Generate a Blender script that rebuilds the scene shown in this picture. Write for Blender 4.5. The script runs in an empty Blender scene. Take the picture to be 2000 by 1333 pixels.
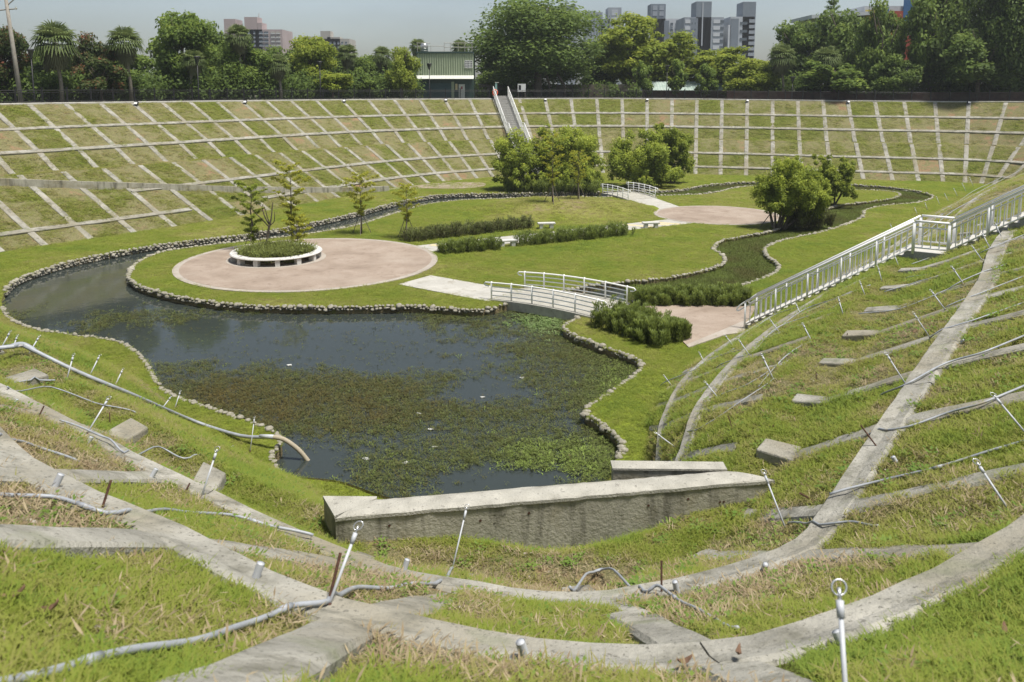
import bpy, bmesh, math, random
import numpy as np
from mathutils import Vector, Matrix, Euler
from mathutils.bvhtree import BVHTree
from mathutils.geometry import delaunay_2d_cdt
random.seed(7); rng = np.random.default_rng(11)
S = bpy.context.scene
C = S.collection
# ------------------------------------------------------------------ camera, sky, sun, exposure
F, YH, PD, CZ = 1640.0, 168.0, 8.0, 1.7
PR = math.radians(PD); cp, sp = math.cos(PR), math.sin(PR); CY = YH + F*math.tan(PR)
cam = bpy.data.cameras.new('camera'); camo = bpy.data.objects.new('camera', cam); C.objects.link(camo)
camo.location = (0, 0, CZ); camo.rotation_euler = (math.radians(90-PD), 0, 0)
cam.sensor_width = 36; cam.lens = 36*F/2000; cam.shift_y = -(666.5-CY)/2000
cam.clip_start = 0.1; cam.clip_end = 5000
cam.dof.use_dof = True; cam.dof.focus_distance = 36; cam.dof.aperture_fstop = 3.2
S.camera = camo
SUN_EL, SUN_AZ = math.radians(70), math.radians(118)      # azimuth measured from +Y towards +X
w = bpy.data.worlds.new('World'); S.world = w; w.use_nodes = True
nt = w.node_tree; nt.nodes.clear()
sky = nt.nodes.new('ShaderNodeTexSky'); sky.sky_type = 'NISHITA'; sky.sun_disc = False
sky.sun_elevation = SUN_EL; sky.sun_rotation = SUN_AZ; sky.air_density = 1.0; sky.dust_density = 1.5; sky.ozone_density = 1.5
hs = nt.nodes.new('ShaderNodeHueSaturation'); hs.inputs['Saturation'].default_value = 0.72
bg = nt.nodes.new('ShaderNodeBackground'); bg.inputs['Strength'].default_value = 0.074
wo = nt.nodes.new('ShaderNodeOutputWorld')
# thin even cloud veil over the whole sky
wtc = nt.nodes.new('ShaderNodeTexCoord'); wmp = nt.nodes.new('ShaderNodeMapping'); wmp.inputs['Scale'].default_value = (1.2, 1.2, 4.5); wnz = nt.nodes.new('ShaderNodeTexNoise'); wnz.inputs['Scale'].default_value = 1.6; wnz.inputs['Detail'].default_value = 6
wmr = nt.nodes.new('ShaderNodeMapRange'); wmr.inputs[1].default_value = .3; wmr.inputs[2].default_value = .7; wmr.inputs[3].default_value = .78; wmr.inputs[4].default_value = 1.15
wml = nt.nodes.new('ShaderNodeMix'); wml.data_type = 'RGBA'; wml.blend_type = 'MULTIPLY'; wml.inputs[0].default_value = 1
nt.links.new(wtc.outputs['Generated'], wmp.inputs[0]); nt.links.new(wmp.outputs[0], wnz.inputs['Vector']); nt.links.new(wnz.outputs['Fac'], wmr.inputs[0]); nt.links.new(wmr.outputs[0], wml.inputs[7])
nt.links.new(sky.outputs[0], hs.inputs['Color']); nt.links.new(hs.outputs[0], wml.inputs[6]); nt.links.new(wml.outputs[2], bg.inputs[0]); nt.links.new(bg.outputs[0], wo.inputs[0])
sl = bpy.data.lights.new('sun', 'SUN'); sl.energy = 3.8; sl.angle = math.radians(11); sl.color = (1, .95, .87)
so = bpy.data.objects.new('sun', sl); C.objects.link(so)
sd = Vector((math.cos(SUN_EL)*math.sin(SUN_AZ), math.cos(SUN_EL)*math.cos(SUN_AZ), math.sin(SUN_EL)))
so.rotation_euler = sd.to_track_quat('Z', 'Y').to_euler(); so.location = (0, 0, 60)
S.render.engine = 'CYCLES'; cy = S.cycles; cy.max_bounces = 5; cy.diffuse_bounces = 3; cy.glossy_bounces = 2; cy.transmission_bounces = 2; cy.transparent_max_bounces = 4; cy.caustics_reflective = False; cy.caustics_refractive = False
vs = S.view_settings; vs.view_transform = 'Standard'; vs.look = 'None'; vs.gamma = 1; vs.exposure = 0.66; vs.use_curve_mapping = False

# ------------------------------------------------------------------ helpers
def un(x, y, z):
    """point of the level plane z seen at photo pixel x, y (survey of the site from the photograph)"""
    b = -(y-CY)/F; dz = -sp+b*cp; t = (z-CZ)/dz
    return Vector(((x-1000)/F*t, (cp+b*sp)*t, z))
def at(x, y, Y):
    b = -(y-CY)/F; t = Y/(cp+b*sp)
    return Vector(((x-1000)/F*t, Y, CZ+(-sp+b*cp)*t))
def ray(x, y):
    b = -(y-CY)/F; return Vector(((x-1000)/F, cp+b*sp, -sp+b*cp)).normalized()
def project(P):
    P = np.asarray(P, float); Z = P[:, 2]-CZ; d = P[:, 1]*cp-Z*sp; u = P[:, 1]*sp+Z*cp
    d = np.where(d < .05, .05, d)
    return 1000+F*P[:, 0]/d, CY-F*u/d, P[:, 1]*cp-Z*sp
def tag(o, label=None, cat=None, group=None, kind=None):
    if label: o['label'] = label
    if cat: o['category'] = cat
    if group: o['group'] = group
    if kind: o['kind'] = kind
    return o
def link(o, parent=None):
    C.objects.link(o)
    if parent is not None: o.parent = parent
    return o
def mobj(name, verts, faces, mat=None, parent=None, smooth=False):
    me = bpy.data.meshes.new(name)
    me.from_pydata([tuple(v) for v in verts], [], [tuple(f) for f in faces])
    if mat: me.materials.append(mat)
    if smooth: me.polygons.foreach_set('use_smooth', [True]*len(me.polygons))
    me.update()
    return link(bpy.data.objects.new(name, me), parent)
def quads_mesh(name, V, nper, mat, tint=None):
    """V: (n*nper,3) array, one polygon per nper vertices; fast path for leaves"""
    me = bpy.data.meshes.new(name); n = len(V)//nper
    me.vertices.add(len(V)); me.vertices.foreach_set('co', np.ascontiguousarray(V, dtype=np.float32).ravel())
    me.loops.add(len(V)); me.loops.foreach_set('vertex_index', np.arange(len(V), dtype=np.int32))
    me.polygons.add(n); me.polygons.foreach_set('loop_start', np.arange(0, len(V), nper, dtype=np.int32))
    if tint is not None:
        a = me.attributes.new('tint', 'FLOAT', 'FACE'); a.data.foreach_set('value', np.asarray(tint, dtype=np.float32))
    me.materials.append(mat); me.update(calc_edges=True); return me
def empty(name, loc=(0, 0, 0), rz=0, label=None, cat=None, group=None):
    o = bpy.data.objects.new(name, None); o.location = loc; o.rotation_euler = (0, 0, rz); o.empty_display_size = .2
    C.objects.link(o); return tag(o, label, cat, group)
class MB:
    def __init__(s): s.v = []; s.f = []
    def add(s, v, f):
        n = len(s.v); s.v += [tuple(p) for p in v]; s.f += [tuple(i+n for i in q) for q in f]; return s
    def box(s, c, d, M=None):
        x, y, z = d[0]/2, d[1]/2, d[2]/2; c = Vector(c)
        P = [Vector((a, b, e)) for e in (-z, z) for b in (-y, y) for a in (-x, x)]
        P = [c+(M @ p if M else p) for p in P]
        return s.add(P, [(0, 2, 3, 1), (4, 5, 7, 6), (0, 1, 5, 4), (2, 6, 7, 3), (0, 4, 6, 2), (1, 3, 7, 5)])
    def prism(s, poly, z0, z1):
        n = len(poly); P = [(p[0], p[1], z0) for p in poly]+[(p[0], p[1], z1) for p in poly]
        return s.add(P, [tuple(range(n))[::-1], tuple(range(n, 2*n))]+[(i, (i+1) % n, n+(i+1) % n, n+i) for i in range(n)])
    def tube(s, pts, r, n=8, caps=True):
        pts = [Vector(p) for p in pts]; m = len(pts); rr = r if isinstance(r, (list, tuple)) else [r]*m
        V = []; prev = None
        for i, p in enumerate(pts):
            t = (pts[min(i+1, m-1)]-pts[max(i-1, 0)])
            if t.length < 1e-9: t = Vector((0, 0, 1))
            t.normalize()
            if prev is None: a = t.orthogonal().normalized()
            else: a = (prev-t*prev.dot(t)); a = a.normalized() if a.length > 1e-6 else t.orthogonal().normalized()
            prev = a; b = t.cross(a)
            V += [p+(a*math.cos(2*math.pi*k/n)+b*math.sin(2*math.pi*k/n))*rr[i] for k in range(n)]
        Fc = [(i*n+k, i*n+(k+1) % n, (i+1)*n+(k+1) % n, (i+1)*n+k) for i in range(m-1) for k in range(n)]
        if caps: Fc += [tuple(range(n))[::-1], tuple(range((m-1)*n, m*n))]
        return s.add(V, Fc)
    def build(s, name, mat, parent=None, smooth=False): return mobj(name, s.v, s.f, mat, parent, smooth)
def bevel(o, wd, seg=2):
    m = o.modifiers.new('bevel', 'BEVEL'); m.width = wd; m.segments = seg; m.limit_method = 'ANGLE'; return o
def smooth_pts(pts, k=8):
    P = [Vector(p) for p in pts]; out = []
    for i in range(len(P)-1):
        a, b, c, d = P[max(i-1, 0)], P[i], P[i+1], P[min(i+2, len(P)-1)]
        for j in range(k):
            t = j/k; out.append(.5*((2*b)+(c-a)*t+(2*a-5*b+4*c-d)*t*t+(3*b-a-3*c+d)*t**3))
    out.append(P[-1]); return out
def smooth_loop(pts, k=8):
    P = np.array([tuple(p)[:2] for p in pts], float); n = len(P); out = []
    for i in range(n):
        a, b, c, d = P[i-1], P[i], P[(i+1) % n], P[(i+2) % n]
        for j in range(k):
            t = j/k; out.append(.5*((2*b)+(c-a)*t+(2*a-5*b+4*c-d)*t*t+(3*b-a-3*c+d)*t**3))
    return np.array(out)
def inpoly(P, poly):
    P = np.asarray(P, float); x, y = P[:, 0], P[:, 1]; r = np.zeros(len(P), bool); n = len(poly); j = n-1
    for i in range(n):
        xi, yi = poly[i][0], poly[i][1]; xj, yj = poly[j][0], poly[j][1]
        c = ((yi > y) != (yj > y)) & (x < (xj-xi)*(y-yi)/((yj-yi) or 1e-12)+xi); r ^= c; j = i
    return r
def vnoise(x, y, s, seed=0):
    """cheap value noise, numpy"""
    x = np.asarray(x)/s+seed*17.3+1000; y = np.asarray(y)/s+seed*9.7+1000
    xi = np.floor(x).astype(np.int64); yi = np.floor(y).astype(np.int64); fx = x-xi; fy = y-yi
    fx = fx*fx*(3-2*fx); fy = fy*fy*(3-2*fy)
    def h(a, b):
        n = (a*374761393+b*668265263+seed*1442695) & 0x7fffffff; n = ((n ^ (n >> 13))*1274126177) & 0x7fffffff
        return ((n ^ (n >> 16)) & 0xffff)/65535.
    return (h(xi, yi)*(1-fx)+h(xi+1, yi)*fx)*(1-fy)+(h(xi, yi+1)*(1-fx)+h(xi+1, yi+1)*fx)*fy

# ------------------------------------------------------------------ materials
MATS = {}
def mat(name, stops, scale=3., rough=.85, detail=6, bump=0., bscale=None, spec=.25, metal=0., coord='Object', second=None, streak=None, distortion=0.):
    """principled with a noise colour ramp; second = (scale, colour, lo, hi) overlays stains; streak = vertical stains"""
    m = bpy.data.materials.new(name); m.use_nodes = True; N = m.node_tree.nodes; L = m.node_tree.links
    b = N['Principled BSDF']; b.inputs['Roughness'].default_value = rough; b.inputs['Specular IOR Level'].default_value = spec; b.inputs['Metallic'].default_value = metal
    tc = N.new('ShaderNodeTexCoord')
    nz = N.new('ShaderNodeTexNoise'); nz.inputs['Scale'].default_value = scale; nz.inputs['Detail'].default_value = min(detail, 5); nz.inputs['Roughness'].default_value = .62; nz.inputs['Distortion'].default_value = distortion
    L.new(tc.outputs[coord], nz.inputs['Vector'])
    r = N.new('ShaderNodeValToRGB'); e = r.color_ramp.elements
    while len(e) < len(stops): e.new(.5)
    for q, (p, c) in zip(e, stops): q.position = p; q.color = (*c, 1)
    L.new(nz.outputs['Fac'], r.inputs['Fac']); out = r.outputs['Color']
    def overlay(out, vecsrc, sc, col, lo, hi):
        n2 = N.new('ShaderNodeTexNoise'); n2.inputs['Scale'].default_value = sc; n2.inputs['Detail'].default_value = 4; n2.inputs['Roughness'].default_value = .65
        L.new(vecsrc, n2.inputs['Vector'])
        mr = N.new('ShaderNodeMapRange'); mr.inputs[1].default_value = lo; mr.inputs[2].default_value = hi; L.new(n2.outputs['Fac'], mr.inputs[0])
        mx = N.new('ShaderNodeMix'); mx.data_type = 'RGBA'; L.new(mr.outputs[0], mx.inputs[0]); L.new(out, mx.inputs[6]); mx.inputs[7].default_value = (*col, 1)
        return mx.outputs[2]
    if second:
        for s2 in (second if isinstance(second, list) else [second]): out = overlay(out, tc.outputs[coord], *s2)
    if streak:
        mp = N.new('ShaderNodeMapping'); mp.inputs['Scale'].default_value = (streak[0], streak[0], streak[1]); L.new(tc.outputs[coord], mp.inputs['Vector'])
        out = overlay(out, mp.outputs[0], 1., streak[2], streak[3], streak[4])
    L.new(out, b.inputs['Base Color'])
    if bump:
        n3 = N.new('ShaderNodeTexNoise'); n3.inputs['Scale'].default_value = bscale or scale*4; n3.inputs['Detail'].default_value = 3; n3.inputs['Roughness'].default_value = .7
        L.new(tc.outputs[coord], n3.inputs['Vector'])
        bp = N.new('ShaderNodeBump'); bp.inputs['Strength'].default_value = bump; bp.inputs['Distance'].default_value = .05
        L.new(n3.outputs['Fac'], bp.inputs['Height']); L.new(bp.outputs[0], b.inputs['Normal'])
    MATS[name] = m; return m
def leafmat(name, stops, trans=.35, rough=.5, inst=False, attr='tint', upn=0.):
    """leaf: colour ramp over the per-leaf 'tint' value, thin translucent sheet"""
    m = bpy.data.materials.new(name); m.use_nodes = True; N = m.node_tree.nodes; L = m.node_tree.links
    b = N['Principled BSDF']; b.inputs['Roughness'].default_value = max(rough, .55); b.inputs['Specular IOR Level'].default_value = .15
    a = N.new('ShaderNodeAttribute'); a.attribute_name = attr; a.attribute_type = 'INSTANCER' if inst else 'GEOMETRY'
    r = N.new('ShaderNodeValToRGB'); e = r.color_ramp.elements
    while len(e) < len(stops): e.new(.5)
    for q, (p, c) in zip(e, stops): q.position = p; q.color = (*c, 1)
    L.new(a.outputs['Fac'], r.inputs['Fac']); L.new(r.outputs[0], b.inputs['Base Color'])
    if upn:                                                    # soft upward shading of fine turf
        ge = N.new('ShaderNodeNewGeometry'); vm = N.new('ShaderNodeMix'); vm.data_type = 'VECTOR'; vm.inputs[0].default_value = upn; L.new(ge.outputs['Normal'], vm.inputs[4]); vm.inputs[5].default_value = (0, 0, 1)
        nn = N.new('ShaderNodeVectorMath'); nn.operation = 'NORMALIZE'; L.new(vm.outputs[1], nn.inputs[0]); L.new(nn.outputs[0], b.inputs['Normal'])
    t = N.new('ShaderNodeBsdfTranslucent'); mx = N.new('ShaderNodeMixShader'); mx.inputs[0].default_value = trans
    hs = N.new('ShaderNodeHueSaturation'); hs.inputs['Value'].default_value = 1.3; hs.inputs['Hue'].default_value = .485; L.new(r.outputs[0], hs.inputs['Color']); L.new(hs.outputs[0], t.inputs['Color'])
    L.new(b.outputs[0], mx.inputs[1]); L.new(t.outputs[0], mx.inputs[2]); L.new(mx.outputs[0], N['Material Output'].inputs['Surface'])
    return m
def plain(name, col, rough=.5, spec=.4, metal=0., var=.12, scale=6.):
    lo = tuple(c*(1-var) for c in col); hi = tuple(min(1, c*(1+var)) for c in col)
    return mat(name, [(.35, lo), (.65, hi)], scale, rough, 4, 0., None, spec, metal)
m_conc = mat('beam_concrete', [(.3, (.22, .213, .185)), (.5, (.31, .30, .26)), (.7, (.40, .385, .335))], 1.1, .9, 9, .5, 18, coord='Object',
             second=[(.35, (.25, .225, .165), .46, .66), (2.3, (.15, .145, .115), .50, .70), (24., (.12, .115, .095), .57, .68), (.9, (.19, .20, .13), .56, .72)])
m_wall = mat('wall_concrete', [(.3, (.30, .285, .23)), (.7, (.42, .40, .33))], 1.6, .9, 8, .35, 16, streak=(3.2, .45, (.075, .07, .052), .50, .74), second=[(9., (.12, .115, .09), .63, .72), (.7, (.20, .17, .09), .5, .7)])
m_walltop = mat('wall_top_concrete', [(.3, (.30, .29, .25)), (.7, (.45, .435, .38))], 3.5, .9, 9, .5, 26, second=[(14., (.24, .23, .20), .58, .66)])
m_path = mat('path_paving', [(.3, (.36, .35, .315)), (.7, (.47, .455, .41))], 1.3, .85, 8, .25, 18, second=(1.6, (.29, .27, .22), .54, .70))
m_plaza = mat('pink_plaza_paving', [(.28, (.23, .18, .14)), (.5, (.30, .24, .19)), (.72, (.37, .305, .25))], .55, .85, 9, .3, 20, distortion=.6, second=[(2.4, (.20, .15, .115), .56, .74), (.25, (.36, .30, .245), .48, .7), (22., (.22, .165, .125), .56, .68)])
m_band = mat('plaza_border', [(.3, (.30, .265, .225)), (.7, (.40, .36, .31))], 2., .85, 8, .2, 14)
m_yellow = mat('yellow_paving', [(.3, (.52, .42, .22)), (.7, (.60, .52, .33))], 3., .85)
m_stone = mat('bank_stone', [(.25, (.18, .17, .135)), (.5, (.31, .29, .235)), (.75, (.44, .415, .345))], 1.7, .9, 7, .4, 18, coord='Object', second=(7., (.13, .125, .095), .56, .68))
m_benchst = mat('bench_stone', [(.3, (.45, .445, .42)), (.7, (.62, .61, .58))], 9., .8, 8, .15, 40, second=(3., (.32, .31, .28), .58, .7))
m_white = mat('white_paint', [(.3, (.80, .80, .78)), (.7, (.88, .88, .86))], 4., .4, 5, 0, None, .4, second=(2.2, (.68, .66, .60), .62, .76))
m_step = mat('stair_terrazzo', [(.35, (.22, .22, .21)), (.65, (.36, .355, .335))], 30., .85, 6, .15, 60, second=(2., (.16, .155, .14), .55, .7))
m_steptop = mat('stair_tread', [(.35, (.40, .39, .36)), (.65, (.53, .52, .48))], 20., .85, 6, .15, 60)
m_pvc = mat('grey_pvc', [(.3, (.25, .27, .30)), (.7, (.37, .39, .42))], 5., .45, 5, 0, None, .45, second=(3., (.33, .29, .22), .60, .72))
m_pvcl = mat('pale_pvc', [(.3, (.40, .42, .45)), (.7, (.53, .55, .575))], 6., .45, 5, 0, None, .45, second=(4., (.42, .36, .27), .62, .74))
m_rust = mat('rusty_steel', [(.3, (.05, .028, .02)), (.7, (.12, .06, .04))], 20., .9, 6, .2, 60)
m_galv = plain('galvanised_steel', (.5, .51, .52), .35, .5, .7)
m_hose = mat('ribbed_hose', [(.3, (.30, .26, .19)), (.7, (.42, .37, .28))], 8., .7)
m_fence = plain('fence_iron', (.018, .018, .02), .5, .4)
m_bark = mat('bark', [(.3, (.06, .05, .04)), (.7, (.15, .125, .095))], 6., .95, 8, .5, 20)
m_barkp = mat('pale_bark', [(.3, (.16, .14, .11)), (.7, (.30, .27, .22))], 6., .95, 8, .4, 20)
m_stake = mat('bamboo_stake', [(.3, (.13, .11, .09)), (.7, (.24, .21, .17))], 8., .9)
m_soil = mat('soil', [(.3, (.09, .07, .045)), (.7, (.19, .15, .10))], 2.5, .95, 8, .5, 20)
m_bed = mat('pond_mud', [(.3, (.03, .03, .02)), (.7, (.06, .055, .035))], .6, .9)
# --- ground of the slopes and lawns: colour from a mesh attribute 'dry' (bare soil vs grass) plus noise
def groundmat(name, green, dry, soil, thr=.5):
    m = bpy.data.materials.new(name); m.use_nodes = True; N = m.node_tree.nodes; L = m.node_tree.links
    b = N['Principled BSDF']; b.inputs['Roughness'].default_value = .95; b.inputs['Specular IOR Level'].default_value = .1
    tc = N.new('ShaderNodeTexCoord')
    def noise(s, d=6, r=.6):
        n = N.new('ShaderNodeTexNoise'); n.inputs['Scale'].default_value = s; n.inputs['Detail'].default_value = min(d, 4); n.inputs['Roughness'].default_value = r; L.new(tc.outputs['Object'], n.inputs['Vector']); return n.outputs['Fac']
    def mix(f, a, b_):
        mx = N.new('ShaderNodeMix'); mx.data_type = 'RGBA'; L.new(f, mx.inputs[0])
        for s_, i in ((a, 6), (b_, 7)):
            if isinstance(s_, tuple): mx.inputs[i].default_value = (*s_, 1)
            else: L.new(s_, mx.inputs[i])
        return mx.outputs[2]
    def rng_(v, lo, hi):
        q = N.new('ShaderNodeMapRange'); q.inputs[1].default_value = lo; q.inputs[2].default_value = hi; L.new(v, q.inputs[0]); return q.outputs[0]
    def math_(op, a, b_):
        q = N.new('ShaderNodeMath'); q.operation = op
        for s_, i in ((a, 0), (b_, 1)):
            if isinstance(s_, float): q.inputs[i].default_value = s_
            else: L.new(s_, q.inputs[i])
        return q.outputs[0]
    at_ = N.new('ShaderNodeAttribute'); at_.attribute_name = 'dry'
    g = mix(rng_(noise(9., 8, .7), .35, .65), tuple(c*.62 for c in green), tuple(c*1.25 for c in green))
    f = math_('ADD', at_.outputs['Fac'], math_('MULTIPLY', math_('SUBTRACT', noise(2.2, 9, .7), .5), 1.7))
    c1 = mix(rng_(f, thr-.22, thr+.25), g, mix(rng_(noise(13., 8, .7), .38, .62), tuple(c*.7 for c in dry), tuple(c*1.2 for c in dry)))
    f2 = math_('ADD', at_.outputs['Fac'], math_('MULTIPLY', math_('SUBTRACT', noise(1.1, 9, .75), .5), 1.6))
    c2 = mix(rng_(f2, thr+.38, thr+.58), c1, soil)
    L.new(c2, b.inputs['Base Color'])
    bp = N.new('ShaderNodeBump'); bp.inputs['Strength'].default_value = .8; bp.inputs['Distance'].default_value = .12; L.new(noise(14., 8, .75), bp.inputs['Height']); L.new(bp.outputs[0], b.inputs['Normal'])
    return m
m_slope = groundmat('slope_turf', (.145, .16, .04), (.21, .195, .095), (.27, .18, .105), .48)
m_lawn = groundmat('lawn_turf', (.20, .245, .03), (.235, .235, .065), (.26, .21, .12), .59)
m_upper = mat('upper_ground', [(.3, (.05, .06, .03)), (.7, (.13, .12, .09))], .3, .95)

# ------------------------------------------------------------------ terrain: stations round the basin, 7 levels each
ZF = [0, .215, .40, .56, .74, .91, 1.0]
STD = [14.6, 11.7, 9.2, 6.7, 3.9, 1.4, 0.]
def std(tx, ty, nx, ny, k=1., rz=0., tz=-8.3):
    l = math.hypot(nx, ny); nx /= l; ny /= l
    return ([(tx+nx*o*k, ty+ny*o*k) for o in STD], rz, tz)
def near(rim, a, b_, berm, r4, r5, toe, tz=-8.3): return ([rim, a, b_, berm, r4, r5, toe], 0., tz)
ST = [
 near((1.6, 1.5), (1.3, 4.75), (.95, 7.8), (.8, 11.1), (.8, 13.4), (.8, 15.8), (.8, 17.9), -8.7),
 near((5.0, 3.0), (3.9, 6.05), (3.1, 8.65), (2.5, 11.9), (2.1, 14.0), (1.9, 16.2), (1.9, 18.2), -8.7),
 near((7.6, 5.3), (5.9, 7.8), (3.98, 9.6), (3.4, 12.9), (2.9, 15.0), (2.8, 17.2), (2.8, 18.9), -8.6),
 near((10.6, 8.4), (8.2, 10.1), (5.75, 12.0), (4.2, 14.2), (3.7, 17.0), (3.6, 19.3), (3.65, 21.0)),
 near((13.8, 12.2), (10.9, 13.5), (8.1, 15.3), (5.9, 17.5), (4.9, 20.2), (4.4, 22.6), (4.2, 24.2)),
 near((18.2, 18.0), (15.2, 19.2), (12.3, 21.2), (9.2, 22.8), (7.5, 24.8), (6.2, 26.7), (5.7, 27.9)),
 near((23.4, 24.0), (20.4, 25.8), (17.0, 28.3), (14.0, 30.0), (12.2, 31.3), (10.3, 32.5), (9.4, 33.3)),
 std(21.3, 49.0, .82, -.57), std(30.8, 62.4, .82, -.57), std(42.0, 76.0, .9, -.42),
 std(49.0, 82.5, .9, .25), std(47.5, 86.5, .5, .87, 1, -.2), std(40.5, 89.0, .25, .97, 1, -.2), std(33.0, 91.3, .27, .96, 1, -.15), std(25.5, 94.0, .25, .97, 1, -.1),
 std(13.0, 96.5, .1, 1), std(3.0, 95.2, -.22, .97), std(-5.9, 89.0, -.6, .8, 1.02, .05), std(-12.0, 81.5, -.8, .6, 1.1, .1),
 std(-21.3, 64.2, -.85, .53, 1.22, .2), std(-26.0, 57.0, -.84, .54, 1.25, .2), std(-31.0, 50.0, -.86, .5, 1.25, .2), std(-36.0, 41.0, -.97, .1, 1.1, .1), std(-33.0, 33.0, -.8, -.6, 1),
 near((-26., 16.), (-23.8, 18.4), (-20.5, 21.6), (-18.0, 24.0), (-16.5, 26.2), (-15.2, 27.6), (-14.4, 28.2)),
 near((-15.5, 8.6), (-13.8, 11.4), (-11.2, 15.2), (-10.2, 18.0), (-9.7, 20.4), (-9.4, 22.0), (-9.2, 23.0)),
 near((-7.6, 6.0), (-7.2, 9.3), (-7.2, 12.3), (-6.9, 15.2), (-6.5, 17.6), (-6.3, 19.4), (-6.2, 20.8)),
 near((-5.0, 3.8), (-4.4, 7.2), (-4.6, 10.4), (-5.0, 13.6), (-4.3, 15.7), (-3.7, 17.4), (-3.3, 18.8), -8.5),
 near((-3.3, 3.0), (-2.75, 6.2), (-1.75, 8.5), (-2.2, 11.9), (-1.9, 14.0), (-1.8, 16.1), (-1.75, 17.9), -8.7),
 near((-1.2, 1.8), (-1.05, 5.15), (-.5, 8.0), (-.6, 11.4), (-.5, 13.6), (-.45, 15.9), (-.4, 17.8), -8.7),
]
NS = len(ST)
LP = np.array([s[0] for s in ST]); RZ = np.array([s[1] for s in ST]); TZ = np.array([s[2] for s in ST])
def cr(A, u):
    u = np.asarray(u, float) % NS; i = np.floor(u).astype(int); t = (u-i); t = t.reshape(t.shape+(1,)*(A.ndim-1))
    a, b_, c, d = A[(i-1) % NS], A[i % NS], A[(i+1) % NS], A[(i+2) % NS]
    return .5*((2*b_)+(c-a)*t*.92+(2*a-5*b_+4*c-d)*t*t*.92+(3*b_-a-3*c+d)*t**3*.92)+.08*0.5*0 if False else .5*((2*b_)+(c-a)*t+(2*a-5*b_+4*c-d)*t*t+(3*b_-a-3*c+d)*t**3)
def surf(u, s, bumps=True):
    """slope surface; u station parameter, s level 0 (rim) .. 6 (toe); arrays"""
    u = np.atleast_1d(np.asarray(u, float)); s = np.atleast_1d(np.asarray(s, float)); u, s = np.broadcast_arrays(u, s)
    P = cr(LP, u); rz = cr(RZ, u); tz = cr(TZ, u)
    k = np.clip(np.floor(s).astype(int), 0, 5); t = s-k; ar = np.arange(len(u))
    xy = P[ar, k]*(1-t)[:, None]+P[ar, k+1]*t[:, None]
    zf = np.array(ZF); tt = np.where(k == 2, np.minimum(1, t/.72), t)
    z = rz+(tz-rz)*(zf[k]*(1-tt)+zf[k+1]*tt)
    if bumps:
        e = np.clip(np.minimum(s, 6-s)*3, 0, 1)
        cell = np.abs(np.sin(np.pi*np.where(s < 3, s, s)))
        z = z+e*(.10*(vnoise(xy[:, 0], xy[:, 1], .9, 3)-.5)+.09*(vnoise(xy[:, 0], xy[:, 1], 2.2, 4)-.5))*np.clip(cell*2, .1, 1)
    return np.column_stack([xy, z])
# radial beam stations: the surveyed near ones, then every 3 m along row 2
uf = np.linspace(0, NS, NS*60+1); r2 = surf(uf, np.full(len(uf), 2.), False)
arc = np.concatenate([[0], np.cumsum(np.linalg.norm(np.diff(r2[:, :2], axis=0), axis=1))])
RU = [0., 1., 2., 3.]
a0, a1 = np.interp(3., uf, arc), np.interp(NS-5., uf, arc)
n_ = int(round((a1-a0)/3.0))
RU += list(np.interp(a0+np.arange(1, n_)*(a1-a0)/n_, arc, uf)); RU += [NS-5., NS-4., NS-3., NS-2., NS-1.]
RU = np.array(sorted(RU))
SUBU, SUBS = 30, 10
us = np.arange(NS*SUBU)/SUBU; ss = np.concatenate([np.arange(6*SUBS)/SUBS, [6.]])
UU, SS = np.meshgrid(us, ss); nu, nsr = len(us), len(ss)
PV = surf(UU.ravel(), SS.ravel())
cellrand = rng.random((len(RU)+1, 7))
def setcell(px, py, v):
    x_, y_, d_ = project(PV); e = np.hypot(x_-px, y_-py)+np.where(d_ > 60, 1e6, 0)+d_*.4; i = int(np.argmin(e)); cellrand[np.searchsorted(RU, UU.ravel()[i]), int(min(5, SS.ravel()[i]))] = v
for px, py in ((1500, 1130), (1300, 1060), (650, 1110), (740, 1095), (50, 960), (120, 905), (1000, 1300), (1250, 1310), (1880, 805), (1900, 690), (1560, 905), (1640, 1290), (250, 900), (1700, 700), (1460, 1075), (1850, 1290)): setcell(px, py, random.uniform(.78, .95))
for px, py in ((1060, 1190), (1750, 945), (560, 960), (1640, 810), (1860, 1000), (1980, 740), (480, 950), (1940, 1150), (350, 830), (450, 1030)): setcell(px, py, random.uniform(.2, .36))
for px, py in ((300, 1130), (200, 1200), (60, 1100)): setcell(px, py, .5)
def dryness(u, s):
    ci = np.searchsorted(RU, u); k = np.clip(np.floor(s).astype(int), 0, 5)
    return cellrand[ci, k]
DRY = .18+.62*dryness(UU.ravel(), SS.ravel())+.5*(vnoise(PV[:, 0], PV[:, 1], 1.4, 8)-.5)
Q = [(r*nu+i, r*nu+(i+1) % nu, (r+1)*nu+(i+1) % nu, (r+1)*nu+i) for r in range(nsr-1) for i in range(nu)]
slope = mobj('basin_slope', PV, [q[::-1] for q in Q], m_slope, smooth=True)
tag(slope, 'sloping grassy banks of the basin with green and dry patches', 'embankment', kind='structure')
a = slope.data.attributes.new('dry', 'FLOAT', 'POINT'); a.data.foreach_set('value', DRY.astype(np.float32))
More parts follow.
